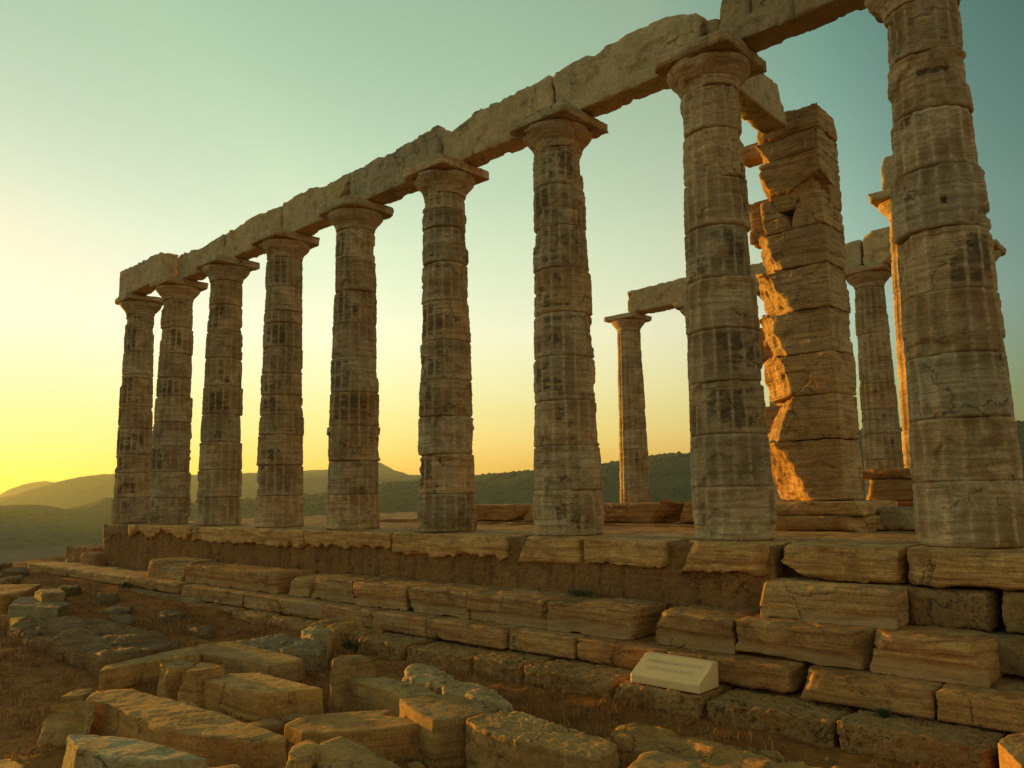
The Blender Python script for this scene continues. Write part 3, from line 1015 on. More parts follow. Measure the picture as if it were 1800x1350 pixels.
# inner wall foundation seen between the columns
GW = 'low inner wall blocks'
for k, (xa, xb, za, zb_, lab, cu) in enumerate((
        (-4.98, -3.12, .04, .38, 'low wall block just left of the pier slabs, its upper corner lit', [((-1, -.5, .45), .86, .05)]),
        (-6.75, -5.05, .04, .375, 'low wall block with a sloping broken right end', [((1, -.35, -.5), .52, .05)]),
        (-8.30, -6.80, .04, .38, 'low wall block with a slanted left end behind the third column', [((-1, 0, .8), .62, .05)]),
        (-10.4, -8.52, .05, .37, 'low wall block with a split at its lower edge', [((1, 0, -.9), .62, .06)]),
        (-14.2, -11.2, -.13, .06, 'farthest low wall block, catching orange light along its top', []))):
    block('low_wall_block', xa, xb, 2.7, 3.5, za, zb_, 350 + k, M_MAR, .035, lab, group=GW, cuts=cu, wear=.4, strata=.006, color=(1.02, .92, .8))
for k, (xa, xb) in enumerate(((-7.6, -3.2), (-11.0, -7.65))):
    block('wall_footing', xa, xb, 2.52, 3.4, -.10, .035, 358 + k, M_MAR, .05,
          ('long footing slab below the low wall, near part', 'long footing slab below the low wall, far part')[k], wear=.4, color=(1.0, .9, .78))

# ------------------------------------------------------------------ platform
block('platform', -20.3, .9, .55, 13.0, -1.6, -.012, 400, M_MAR, .16, 'stone floor of the temple behind the columns', 'platform', None, wear=.3, lump=.03, rough=.012, strata=.0, heavy=3, chips=0, seams=0,
      color=(1.0, .88, .72))


def courses(name, x0, x1, y0, y1, z0, z1, seed, joints, mat, label, cat, res=.03, hjoint=None):
    """a wall face whose blocks are cut into it by sunk joints."""
    L, D, H = x1 - x0, y1 - y0, z1 - z0
    V, Q = box_grid(L, D, H, res)
    V = weather(V, Q, None, seed, res, wear=.2, rough=.010, strata=.002, lump=.012, pits=.03, heavy=6, chips=0)
    X = V[:, 0] + (x0 + x1) / 2
    front = sstep(-D / 2 + .14, -D / 2 + .05, V[:, 1])
    dj = np.min(np.abs(X[:, None] + .02 * fbm(np.column_stack([V[:, 2] * 4, X, X * 0]), 2)[:, None] - np.array(joints)[None]), axis=1)
    sink = .024 * np.exp(-(dj / .018) ** 2) + .008 * np.exp(-(dj / .06) ** 2)
    idx = np.searchsorted(np.array(sorted(joints)), X)
    rr_ = np.random.RandomState(seed)
    setb = (rr_.rand(len(joints) + 2) - .5) * .02
    V[:, 1] += front * (sink + setb[idx])
    if hjoint is not None:
        V[:, 1] += front * .04 * np.exp(-((V[:, 2] + z0 - hjoint) / .025) ** 2)
    o = make_obj(name, V, Q, None, mat, None, ((x0 + x1) / 2, (y0 + y1) / 2, z0), color=(.82, .75, .68))
    return tag(o, label, cat)


rj = np.random.RandomState(8)
jn = [-19.9]
while jn[-1] < -1.9:
    jn.append(jn[-1] + .26 + .34 * rj.rand())
courses('foundation_wall', -19.95, -1.72, -.70, .5, -1.55, -.02, 410, jn, M_POR, 'brown pitted stone wall under the slabs the columns stand on', 'wall', res=.032)
courses('foundation_wall', -1.8, 2.6, -.42, .5, -1.55, -.02, 411, [-1.3, -.8, -.2, .4, 1.0, 1.6], M_POR, 'shadowed brown wall core behind the loose blocks at the right', 'wall', res=.035)

GST = 'slabs under the long colonnade'
SL = [(-18.15, -14.95, 'broken slab with a patched face under the two farthest columns', .30), (-14.9, -10.55, 'long slab under the third and fourth columns from the far left', .10),
      (-10.5, -8.08, 'slab with a ragged lower edge under the column with the jutting drum', .11), (-8.03, -5.56, 'slab with a straight left joint under the column with thin upper drums', .12),
      (-5.51, -4.28, 'slab with a brown stain under the third column from the right', .02), (-4.22, -3.02, 'slab with a cracked top, between two near columns', .06),
      (-2.98, -1.76, 'slab with a sloping left end under the second column from the right', .07), (-1.70, -.47, 'free lying rough slab with a torn lower edge, under no column', .03),
      (-.42, 1.5, 'rounded slab under the nearest column', .03)]
for k, (xa, xb, lab, jg) in enumerate(SL):
    cu = []
    if k == 4:
        cu = [((-1, -.6, .5), .66, .04)]
    if k == 6:
        cu = [((-1, -.75, .75), .66, .05), ((1, -.8, 0), .82, .04)]
    if k == 7:
        cu = [((-1, -.5, .5), .78, .05), ((-.5, -.3, -1), .25, .03), ((.3, -.9, .8), .76, .04)]
    if k == 8:
        cu = [((-1, -.7, .0), 1.10, .05), ((0, -1, 1), .70, .05)]
    block('platform_slab', xa, xb, -.76 - (.05 if k > 5 else 0), .56, -.345, .0, 420 + k, M_MAR, .026 if k > 1 else .035, lab, 'stone slab', GST, cuts=cu, wear=.6 if k > 3 else .5, rough=.007,
          strata=.012 if k > 6 else .006, lump=.012, jag=jg, heavy=16, spall=.008, color=(1.22, 1.13, .97))
block('platform_slab', -19.95, -18.2, -.72, .56, -.30, -.005, 431, M_POR, .035, 'dark eroded slab at the far left corner of the platform', 'stone slab', GST, wear=.8, lump=.04,
      cuts=[((-1, -.3, .8), 1.0, .05)])
GPO = 'pitted brown blocks at the right'
block('poros_block', -.40, .30, -.82, -.2, -.69, -.35, 433, M_POR, .022, 'pitted brown block below the nearest column, beside a dark gap', group=GPO, wear=.45, pits=.03, lump=.015, strata=0, cuts=[((1, -.4, 0), .40, .02)])
block('poros_block', .36, 1.5, -.84, -.2, -.68, -.34, 434, M_POR, .026, 'pitted brown block cut off by the right edge of the frame', group=GPO, wear=.5, pits=.03, lump=.02, strata=0)
block('poros_block', -.75, .06, -1.06, -.4, -.98, -.70, 435, M_POR, .026, 'low pitted brown block behind the rightmost grey step block', group=GPO, wear=.6, pits=.03, lump=.02, strata=0)
block('poros_block', .12, 1.5, -1.12, -.4, -1.0, -.69, 436, M_POR, .028, 'crumbling pitted block at the right edge below the nearest column', group=GPO, wear=.7, pits=.035, lump=.03, strata=0)
block('poros_block', -22.4, -20.4, -.75, .2, -1.2, -.62, 437, M_POR, .04, 'low brown block stepping down beyond the far left corner', wear=.7, pits=.03, lump=.04, cuts=[((-1, 0, .6), 1.05, .06)])
block('poros_block', -20.5, -19.6, -1.0, -.2, -1.2, -.72, 438, M_POR, .04, 'brown block against the far left corner of the platform', wear=.7, pits=.03, lump=.04)

# ------------------------------------------------------------------ steps in front
GB = 'loose upper step blocks'
block('step_block', -1.68, -.40, -1.22, -.50, -.685, -.35, 450, M_MAR, .024, 'single clean block set higher than the other step blocks, by the dark gap', 'step block', GB, wear=.42, rough=.005, strata=.006,
      ledge=(.10, .03), cuts=[((-1, -.4, .35), .72, .03), ((1, -.3, -.5), .66, .03)])
LA = [(-15.2, -13.7, 'small broken step block farthest left, hollowed on top', [((-1, -.8, .5), .82, .05), ((.2, -1, .9), .42, .06)], .13),
      (-13.55, -10.15, 'long step block with a clean right end and a chipped top', [((-.7, -.6, .8), 1.62, .06)], .0),
      (-9.85, -9.25, 'small angular step block standing alone beside a gap', [((-1, -.9, .6), .42, .03), ((.3, -.7, .9), .40, .04)], .0),
      (-9.2, -8.08, 'step block with a smashed upper front', [((-.2, -1, .9), .52, .05), ((-1, -.2, .4), .60, .04)], .0),
      (-8.04, -6.82, 'step block with a slanted left shoulder', [((-.9, -.7, .9), .80, .03)], .0),
      (-6.78, -5.58, 'step block with a hollow broken out at its lower left corner', [((-.9, -.3, -.9), .42, .04)], .0),
      (-5.54, -4.28, 'evenly cut step block in the middle of the row', [], .0),
      (-4.24, -3.02, 'step block ending in a clean right face beside a narrow gap', [], .0),
      (-2.74, -1.86, 'worn step block behind the white marble plaque', [((-1, -.5, .7), .56, .04), ((0, -1, .8), .56, .03)], .0),
      (-1.82, -.60, 'long grained step block right of the plaque', [((1, -.4, .1), .66, .03)], .0),
      (-.55, .36, 'grey step block with a spalled top at the right end', [((.3, -1, 1.1), .50, .05), ((-1, -.6, .6), .54, .03), ((1, -.3, .5), .50, .04)], .0)]
for k, (xa, xb, lab, cu, dz) in enumerate(LA):
    block('step_block', xa, xb + (.028 if k in (3, 4, 5, 6, 8, 9) else 0), -1.52 + (.02 if k in (3, 6) else 0), -.735, -1.018, -.685 + dz * .3 - (.03 if k == 2 else 0), 460 + k, M_MAR, .024 if k > 3 else .03, lab, 'step block', GB, cuts=cu,
          wear=.28 + .2 * ((k * 7) % 5) / 5 + (.15 if k in (0, 3, 8) else 0), rough=.006, strata=.010 if k > 7 else .006, lump=.008, chips=1, ledge=(.125 + .02 * (k % 3), .034) if k not in (0,) else None, heavy=9,
          spall=.012, color=tuple(q * w_ for q, w_ in zip(tone(460 + k, .80, 1.0), (1.04, .93, .82))))
GBB = 'blocks of the bottom step'
JB = [-21.9, -17.42, -15.68, -13.16, -10.75, -9.58, -7.18, -6.04, -4.66]
LB = ['long bottom step block farthest left, its paving stones lit on top', 'second bottom step block from the far left, by a green tuft', 'third bottom step block from the far left, with a broken right end',
      'worn bottom step block below the long chipped block', 'short pale bottom step block below the gap', 'bottom step block with a light patch, below the small angular block',
      'pale inset bottom step block in the long run', 'bottom step block ending in an exposed end face']
for k in range(8):
    far_ = k < 3
    block('bottom_step_block', JB[k], JB[k + 1] - .008, -1.80, -.9 if not far_ else -1.1, -1.25 + (.05 if far_ else 0), -1.022 + (.02 if far_ else 0), 480 + k, M_MAR, .028 if not far_ else .04, LB[k],
          'step block', GBB, wear=.45 if k in (2, 3) else .3, rough=.005, strata=.005, lump=.006, heavy=8,
          patches=[(-9.3, -8.4, -1.2, -1.0)] if k == 5 else ([(-7.1, -6.5, -1.13, -1.0)] if k == 6 else []),
          cuts=[((1, -.4, .5), 1.22, .06)] if k == 2 else ([((-1, -.4, .5), 1.1, .06)] if k == 3 else []), color=tuple(q * w_ for q, w_ in zip(tone(480 + k, .72, 1.05), (1.04, .94, .84))))
JB2 = [-4.62, -3.62, -2.45, -1.16]
for k in range(3):
    block('bottom_step_block', JB2[k], JB2[k + 1] - .015, -1.745, -.9, -1.25, -1.022, 490 + k, M_MAR, .028,
          ('bottom step block with a lit chip on its upper corner', 'reddish bottom step block left of the plaque', 'brown bottom step block right of the plaque, ending at a gap')[k], 'step block', GBB,
          wear=.32, rough=.005, strata=.006, lump=.006, heavy=8, color=((1, .92, .8), (1.0, .78, .6), (.9, .74, .6))[k])
for k, (xa, xb) in enumerate(((-1.06, .02), (.04, 2.2))):
    block('bottom_step_block', xa, xb, -1.82, -.9, -1.25, -1.022, 495 + k, M_MAR, .026,
          ('bottom step block with a slanting left end and a curved crack', 'bottom step block running out of the frame at the right')[k], 'step block', GBB, wear=.35, rough=.005, strata=.006, lump=.007,
          cuts=[((-1, -.5, .5), .62, .03)] if k == 0 else [], heavy=8, color=(.98, .86, .72))
# paving set behind the far bottom step, its back edge stepped
for k in range(7):
    xa = -21.2 + k * 1.0
    block('paving_slab', xa, xa + .97, -1.085, -.78 - .06 * (k % 2), -1.2, -1.02, 500 + k, M_MAR, .05,
          'small lit paving slab behind the far end of the bottom step', 'paving slab', 'paving slabs behind the far bottom step', wear=.4)

# lowest course of rough foundation stones
GC = 'rough foundation stones along the ground'
CC = [(-2.72, -1.80, 'rough foundation stone the white plaque sits on'), (-1.76, -.62, 'rough foundation stone right of the plaque'), (-.58, .50, 'honeycombed foundation stone with a green tuft above it'),
      (.54, 1.8, 'honeycombed foundation stone at the right edge'), (-3.92, -2.77, 'rough foundation stone left of the plaque, weeds before it'), (-4.72, -3.98, 'small foundation stone below the exposed step end'),
      (-5.9, -4.78, 'foundation stone with a grassy hollow'), (-6.86, -5.98, 'squared foundation stone near the rounded boulders')]
for k, (xa, xb, lab) in enumerate(CC):
    block('foundation_stone', xa, xb, -2.30 + .05 * ((k * 3) % 4) / 3, -1.4, -1.75, -1.262 - (.02 if k in (1, 6) else 0), 510 + k, M_POR, .022, lab, 'foundation stone', GC, wear=.6, rough=.012, strata=.004, lump=.03,
          pits=.045, heavy=12, color=(1.2, 1.15, 1.02))
for k, (xa, xb, lab, hz) in enumerate(((-7.26, -6.92, 'rounded boulder right of the green tuft, at the end of its row', -.02), (-7.74, -7.32, 'rounded upright boulder, second in the row of three', .02),
                                     (-8.22, -7.80, 'rounded upright boulder, leftmost of the row of three', .0))):
    block('foundation_boulder', xa, xb, -2.22, -1.5, -1.75, -1.20 + hz, 530 + k, M_POR, .022, lab, 'boulder', 'rounded boulders below the bottom step', wear=.95, lump=.04, strata=0, pits=.03, heavy=60, color=(1.25, 1.18, 1.0))
for k, (xa, xb, lab) in enumerate(((-9.5, -8.3, 'low rounded foundation stone left of the boulders'), (-10.6, -9.55, 'long rounded foundation stone in shadow'), (-12.0, -10.65, 'flat grey foundation stone under the worn step'),
                                   (-13.6, -12.05, 'pale thin foundation slab under the third far step block'), (-15.4, -13.65, 'pale thin foundation slab farthest left'))):
    far_ = k > 2
    block('foundation_stone', xa, xb, -2.12 if not far_ else -2.0, -1.5, -1.75, -1.26 if not far_ else -1.20, 535 + k, M_POR if not far_ else M_GREY, .03, lab, 'foundation stone', GC, wear=.8, lump=.03, strata=0,
          pits=.03 if not far_ else 0, heavy=30, color=(1.15, 1.1, 1.0) if not far_ else (.8, .76, .66))

# ------------------------------------------------------------------ marble plaque with carved lettering
pq = empty('plaque', (-2.22, -2.0, -1.262))
tag(pq, 'white marble wedge plaque with two lines of faint carved lettering', 'plaque')
V, Q = box_grid(.76, .36, .235, .012)
V = weather(V, Q, None, 560, .012, chips=0, wear=.1, rough=.0008, strata=0, lump=.001, heavy=3, light=1, cuts=[((0, -.165, .29), .0515 * 0 + (-.18 * -.4945 + .078 * .869), 0)])
make_obj('plaque_stone', V, Q, None, M_WHITE, pq, rotz=R(-1))
sl = math.atan2(.165, .29)


def lettering(body, up, size, width):
    cu = bpy.data.curves.new('lettering', 'FONT')
    cu.body = body
    cu.size = size
    cu.align_x = 'CENTER'
    cu.extrude = .0006
    tmp = bpy.data.objects.new('lettering', cu)
    COL.objects.link(tmp)
    bpy.context.view_layer.update()
    me = bpy.data.meshes.new_from_object(tmp)
    sx = width / max(.01, tmp.dimensions.x)
    bpy.data.objects.remove(tmp)
    o = bpy.data.objects.new('lettering', me)
    COL.objects.link(o)
    me.materials.clear()
    me.materials.append(M_LETTER)
    o.parent = pq
    # along the sloping face, "up" metres above its lower edge
    o.location = (-.01, -.18 + up * math.cos(sl) , .079 + up * math.sin(sl) + .0005)
    o.rotation_euler = (sl, 0, R(-1))
    o.scale = (sx, 1, 1)
    return o


lettering('ΠΑΡΑΚΑΛΩ ΜΗΝ ΠΑΤΑΤΕ', .205, .062, .60)
lettering('KEEP OUT PLEASE', .105, .062, .50)

# ------------------------------------------------------------------ fallen blocks in the foreground
FB = {
    'F1': (-1.22, [(-7.28, -5.36), (-7.51, -5.22), (-7.74, -4.61), (-7.83, -4.07), (-7.26, -4.25), (-7.34, -4.71)], 'long flat fallen block pointing to the temple, at the back left of the heap', M_FALL, {}),
    'F3': (-1.22, [(-7.71, -4.12), (-7.89, -3.98), (-7.81, -3.63), (-7.74, -3.58), (-6.65, -3.63), (-6.5, -3.6), (-5.99, -3.65), (-5.95, -3.78), (-5.98, -4.09), (-6.34, -4.11), (-6.76, -4.12), (-7.33, -4.22)],
           'flat topped fallen block with fluted looking broken edge, rearmost of the heap', M_FALL, dict(wear=.45)),
    'F2a': (-1.10, [(-6.8, -4.94), (-6.77, -4.76), (-6.45, -4.66), (-6.26, -4.80), (-6.36, -5.06), (-6.55, -5.06)], 'broken upright stone with ridged side, left half of a split pair', M_FALL,
            dict(wear=.7, lump=.035, spall=.03, color=(.82, .84, .86))),
    'F2b': (-1.10, [(-6.27, -4.93), (-6.40, -4.67), (-6.24, -4.63), (-5.93, -4.64), (-5.81, -4.72), (-5.83, -4.99), (-6.1, -5.05)], 'broken upright stone with a flat lit top, right half of a split pair', M_FALL,
            dict(wear=.55, lump=.03, spall=.03)),
    'F4': (-1.18, [(-5.89, -4.92), (-5.83, -4.62), (-5.62, -4.43), (-4.52, -4.41), (-4.75, -4.81), (-4.85, -4.89), (-5.12, -4.93)], 'big clean fallen block with a sharp front corner, in the middle of the heap', M_FALL,
           dict(wear=.25, lump=.006)),
    'F5': (-1.03, [(-4.84, -4.08), (-4.91, -3.93), (-4.80, -3.76), (-4.60, -3.74), (-4.42, -3.9), (-4.40, -4.2), (-4.62, -4.22)], 'upright grey stone with a rounded peak, rising from the heap', M_FALL,
           dict(wear=.45, taper=1.35, color=(.74, .78, .82), slope=(-.1, 0), cuts=[((1, -.2, .75), .36, .02)])),
    'F6': (-1.18, [(-4.64, -4.05), (-4.68, -3.93), (-4.44, -3.75), (-3.76, -3.79), (-3.49, -3.91), (-3.67, -4.14), (-4.03, -4.06)], 'grey fallen slab with a pale lit broken front, right of the peaked stone', M_FALL,
           dict(wear=.4, color=(.86, .9, .95))),
    'F7': (-1.12, [(-3.45, -4.38), (-3.36, -4.11), (-3.32, -4.04), (-2.81, -3.97), (-2.60, -4.05), (-2.62, -4.40), (-2.75, -4.62), (-3.05, -4.55)], 'tall grey fallen block with a deep recess in its front', M_FALL,
           dict(wear=.35, color=(.84, .88, .94))),
    'F8': (-1.20, [(-4.31, -3.63), (-4.72, -3.20), (-4.70, -2.99), (-4.1, -3.12), (-3.49, -3.33), (-3.04, -3.50), (-2.6, -3.76), (-2.93, -3.80), (-3.43, -3.72), (-3.87, -3.69)], 'long rough white rock with rippled lit flank', M_GREY,
           dict(wear=.9, lump=.05, rough=.014, spall=.04, ridge=.10, color=(1.3, 1.22, 1.1))),
    'F9': (-1.20, [(-3.83, -5.24), (-3.92, -5.0), (-3.87, -4.92), (-3.56, -4.52), (-3.48, -4.44), (-3.43, -4.6), (-2.94, -4.44), (-3.10, -4.80), (-3.33, -5.13), (-3.52, -5.27)], 'flat fallen slab with a notched back edge and an orange lit left end', M_FALL,
           dict(wear=.25, lump=.008)),
    'F10': (-1.15, [(-5.79, -6.03), (-6.04, -5.86), (-5.83, -5.62), (-5.42, -5.60), (-5.21, -5.55), (-4.73, -5.55), (-4.37, -5.49), (-3.83, -5.50), (-3.54, -5.50), (-3.38, -5.51), (-3.34, -5.60), (-3.49, -5.72), (-4.05, -5.93),
                    (-4.37, -6.0), (-4.99, -5.98), (-5.42, -5.98)], 'largest fallen block, a long slab with a worn sloping top at the lower left', M_FALL, dict(wear=.55, lump=.02, taper=1.08)),
    'F11': (-1.09, [(-5.57, -6.51), (-5.75, -6.42), (-5.93, -6.3), (-5.86, -6.14), (-5.52, -6.12), (-5.35, -6.25), (-5.3, -6.45)], 'rounded broken stone at the left end of the heap', M_FALL,
            dict(wear=.7, lump=.03, taper=1.5, slope=(.1, -.1), spall=.03, cuts=[((.35, -.72, .6), .20, .04)])),
    'F12': (-.98, [(-4.08, -6.76), (-3.94, -6.66), (-3.45, -6.46), (-2.85, -6.37), (-3.05, -6.62), (-3.35, -6.76), (-3.7, -6.82)], 'pale grey fallen block with a steep chipped flank, lowest at the left', M_GREY,
            dict(wear=.6, lump=.025, taper=1.2, color=(1.2, 1.3, 1.35))),
    'F13': (-.97, [(-2.60, -5.95), (-2.66, -5.8), (-2.52, -5.78), (-2.30, -6.03), (-2.40, -6.12)], 'small pointed rock lit orange, between two bottom slabs', M_FALL, dict(wear=.8, lump=.03, taper=1.5)),
    'F14': (-1.0, [(-2.51, -5.83), (-2.57, -5.61), (-2.28, -5.60), (-1.77, -5.66), (-1.82, -5.95), (-2.24, -6.02)], 'sloping fallen slab at the bottom edge right of the pointed rock', M_FALL,
            dict(wear=.5, slope=(-.12, 0), spall=.03)),
    'F15': (-1.10, [(-2.52, -4.49), (-2.56, -4.43), (-2.51, -4.16), (-2.28, -4.1), (-1.98, -4.15), (-1.42, -4.22), (-1.28, -4.28), (-1.24, -4.58), (-1.9, -4.62), (-2.3, -4.58)], 'big fallen block with a flat top and a rough pocked front, bottom centre', M_FALL,
            dict(wear=.4, rough=.012, pits=.02, lump=.008)),
    'F16': (-1.17, [(-1.6, -3.97), (-1.71, -3.68), (-1.54, -3.52), (-1.29, -3.52), (-.79, -3.46), (-.41, -3.40), (-.02, -3.58), (-.40, -4.18), (-1.15, -4.11)], 'long rough brown rock with an orange lit tip, lying at the lower right', M_FALL,
            dict(wear=.85, lump=.05, rough=.012, spall=.03, strata=.012, ridge=.05, color=(.85, .8, .7))),
    'F17': (-1.08, [(-.95, -4.67), (-1.05, -4.34), (-.99, -4.25), (-.56, -4.37), (-.50, -4.66)], 'grey rock cut by the bottom edge, in front of the long brown rock', M_FALL, dict(wear=.7, lump=.03, color=(.8, .84, .88))),
    'F18': (-1.10, [(.63, -2.68), (.64, -2.41), (.77, -2.2), (.95, -2.7), (.85, -3.13)], 'fallen stone in the bottom right corner with an orange lit edge', M_FALL, dict(wear=.6)),
    'F19': (-1.20, [(-7.85, -3.60), (-7.56, -3.16), (-7.05, -2.98), (-6.55, -2.95), (-6.2, -3.3), (-6.5, -3.62), (-7.0, -3.62)], 'rough grey rock with a hole, behind the rearmost flat block', M_GREY,
            dict(wear=.9, lump=.06, rough=.02, pits=.04, ridge=.06, taper=1.15)),
    'F20': (-.95, [(-2.62, -6.57), (-2.53, -6.37), (-2.37, -6.37), (-2.25, -6.60)], 'small fallen stone cut by the bottom edge of the frame', M_FALL, dict(wear=.5)),
    'F21': (-1.15, [(-4.50, -7.12), (-4.45, -6.98), (-4.15, -6.98), (-4.0, -7.17), (-4.2, -7.3)], 'low stone in the bottom left corner', M_FALL, dict(wear=.6)),
}
for k, (key, (zt_, poly, lab, mt, kw)) in enumerate(FB.items()):
    a = dict(wear=.4, rough=.0035, strata=.004, lump=.006, heavy=10, res=.016, chips=0, seams=1)
    a.update(kw)
    slab_stone('fallen_block', poly, zt_, -1.75, 600 + k, mt, label=lab, cat='fallen stone', group='fallen blocks in the foreground', **a)
slab_stone('white_boulder', [(-7.22, -2.92), (-7.5, -2.66), (-7.55, -2.50), (-7.06, -2.55), (-6.72, -2.8), (-6.74, -3.09)], -1.13, -1.6, 640, M_GREY, label='white boulder left of the rounded boulders, behind the rough grey rock',
           cat='boulder', wear=.9, lump=.05, rough=.015, heavy=30, color=(1.2, 1.15, 1.05))
slab_stone('bedrock_outcrop', [(-12.4, -4.79), (-11.99, -4.30), (-10.97, -3.92), (-9.35, -4.0), (-8.74, -3.95), (-7.9, -4.17), (-7.6, -5.10), (-8.48, -5.12), (-10.05, -5.17), (-11.3, -5.15)], -1.20, -1.7, 641, M_ROCK, .03,
           'broad low outcrop of ridged bedrock left of the fallen blocks', 'rock', ridge=.10, wear=.9, lump=.05, rough=.016, strata=.02, heavy=20, tilt=.06, color=(1.1, 1.0, .88))
slab_stone('fallen_block', [(-12.19, -4.98), (-14.2, -4.2), (-13.9, -3.79), (-13.02, -3.95), (-12.4, -3.94), (-11.4, -4.64), (-11.2, -4.99)], -1.06, -1.5, 642, M_GREY, .03,
           'angular grey block at the left edge with a stepped top', 'fallen stone', wear=.35, cuts=[((.3, -.8, .8), .44, .03)], taper=.9, color=(.75, .72, .62))
slab_stone('fallen_block', [(-13.6, -4.12), (-13.9, -3.95), (-13.6, -3.7), (-12.9, -3.86), (-12.95, -4.2)], -.93, -1.3, 645, M_GREY, .03,
           'small upper step of stone lying on the angular grey block', 'fallen stone', wear=.35, color=(.85, .8, .68))
slab_stone('fallen_block', [(-15.08, -4.62), (-16.6, -4.16), (-15.6, -3.4), (-14.35, -4.04), (-14.12, -4.46)], -1.0, -1.5, 643, M_FALL, .035, 'flat brown slab at the left edge behind the angular block', 'fallen stone', wear=.5,
           color=(.8, .72, .6))
# loose flat stones between the outcrop and the far bottom step
GL = 'flat stones half buried left of the steps'
LS = [(-18.6, -3.1, 1.1, .5, 'grey'), (-20.4, -2.5, 1.4, .6, 'grey'), (-17.0, -3.6, 1.3, .5, 'brown'), (-15.6, -2.9, 1.2, .45, 'brown'), (-13.8, -2.8, 1.2, .4, 'brown'), (-12.4, -3.2, 1.5, .5, 'brown'), (-11.0, -2.9, 1.2, .4, 'brown'),
      (-14.4, -3.5, .9, .4, 'brown'), (-22.6, -2.3, 1.3, .7, 'grey'), (-11.3, -3.55, 1.3, .35, 'brown'), (-9.6, -3.1, 1.3, .35, 'brown'), (-19.2, -3.9, 1.6, .7, 'grey'), (-21.5, -3.4, 1.6, .8, 'grey')]
rl = np.random.RandomState(12)
for k, (sx_, sy_, L_, D_, c_) in enumerate(LS):
    n = 9
    ang = np.linspace(0, 2 * math.pi, n, endpoint=False) + rl.rand(n) * .3
    rad = .75 + .35 * rl.rand(n)
    pts = [(sx_ + L_ * .5 * a_ * math.cos(t), sy_ + D_ * .5 * a_ * math.sin(t)) for a_, t in zip(rad, ang)]
    ca_, sa_ = math.cos(.25), math.sin(.25)
    pts = [(sx_ + (px - sx_) * ca_ + (py - sy_) * sa_, sy_ - (px - sx_) * sa_ + (py - sy_) * ca_) for px, py in pts]
    gz = float(ground_z(sx_, sy_)[0])
    slab_stone('flat_stone', pts, gz + .06 + .07 * rl.rand(), gz - .25, 650 + k, M_ROCK, .035,
               'low %s stone half buried in the earth left of the steps' % c_, 'stone', GL, ridge=.05, wear=.8, lump=.03, rough=.012, strata=.01, heavy=16)

# small loose stones
GPB = 'small stones lying in the dry grass'
for k in range(22):
    if k < 13:
        px, py = -3.6 + 4.0 * rl.rand(), -2.42 - .8 * rl.rand()
    else:
        px, py = -10 + 5 * rl.rand(), -2.4 - .5 * rl.rand()
    s_ = .02 + .035 * rl.rand() ** 2
    gz = float(ground_z(px, py)[0])
    V, Q = box_grid(2 * s_, 1.6 * s_, 1.3 * s_, s_ / 4)
    V = weather(V, Q, None, 700 + k, s_ / 4, wear=.9, rough=.003, strata=0, lump=.02, heavy=14)
    tag(make_obj('small_stone', V, Q, None, M_GREY if k % 3 else M_FALL, None, (px, py, gz - .45 * s_), rl.rand() * 6, color=tuple(.62 * q for q in tone(700 + k))),
        'small rounded stone in the dry grass below the steps', 'stone', GPB)


# broken chips round the fallen blocks
GCH = 'stone chips round the fallen blocks'
CH = [(-6.0, -4.25), (-5.3, -4.2), (-4.9, -5.2), (-4.3, -5.15), (-4.45, -4.75), (-3.95, -4.55), (-3.9, -4.9), (-2.75, -4.8), (-2.65, -5.15), (-2.9, -5.5), (-6.9, -5.7), (-6.4, -5.5), (-5.6, -5.25), (-3.2, -3.7), (-2.3, -3.8),
      (-1.9, -3.6), (-1.75, -4.75), (-.2, -3.1), (-5.9, -3.2), (-5.2, -3.4)]
for k, (px, py) in enumerate(CH):
    s_ = .06 + .09 * rl.rand()
    gz = float(ground_z(px, py)[0])
    V, Q = box_grid(2.2 * s_, 1.6 * s_, 1.1 * s_, s_ / 6)
    V = weather(V, Q, None, 760 + k, s_ / 6, wear=.3, rough=.003, strata=.003, lump=.02, heavy=6, chips=7)
    tag(make_obj('stone_chip', V, Q, None, M_FALL, None, (px, py, gz - .2 * s_), rl.rand() * 6, color=tone(760 + k, .6, 1.0)),
        'angular stone chip on the earth beside the fallen blocks', 'stone chip', GCH)

# ------------------------------------------------------------------ dry grass and tufts
def blades(px, py, pz, h, wd, seed, lean=.6):
    r = np.random.RandomState(seed)
    n = len(px)
    a = r.rand(n) * 2 * math.pi
    ln = lean * (.2 + r.rand(n))
    dx, dy = np.cos(a), np.sin(a)
    tx, ty = -dy, dx
    B = np.column_stack([px, py, pz])
    side = np.column_stack([tx, ty, 0 * tx]) * wd[:, None] * .5
    mid = B + np.column_stack([dx * ln * h * .35, dy * ln * h * .35, h * .6])
    tip = B + np.column_stack([dx * ln * h, dy * ln * h, h * np.sqrt(np.maximum(.1, 1 - (ln * .6) ** 2))])
    V = np.stack([B - side, B + side, mid + side * .6, mid - side * .6, tip], 1).reshape(-1, 3)
    o = (np.arange(n) * 5)[:, None]
    return V, np.array([[0, 1, 2, 3]]) + o, np.array([[3, 2, 4]]) + o


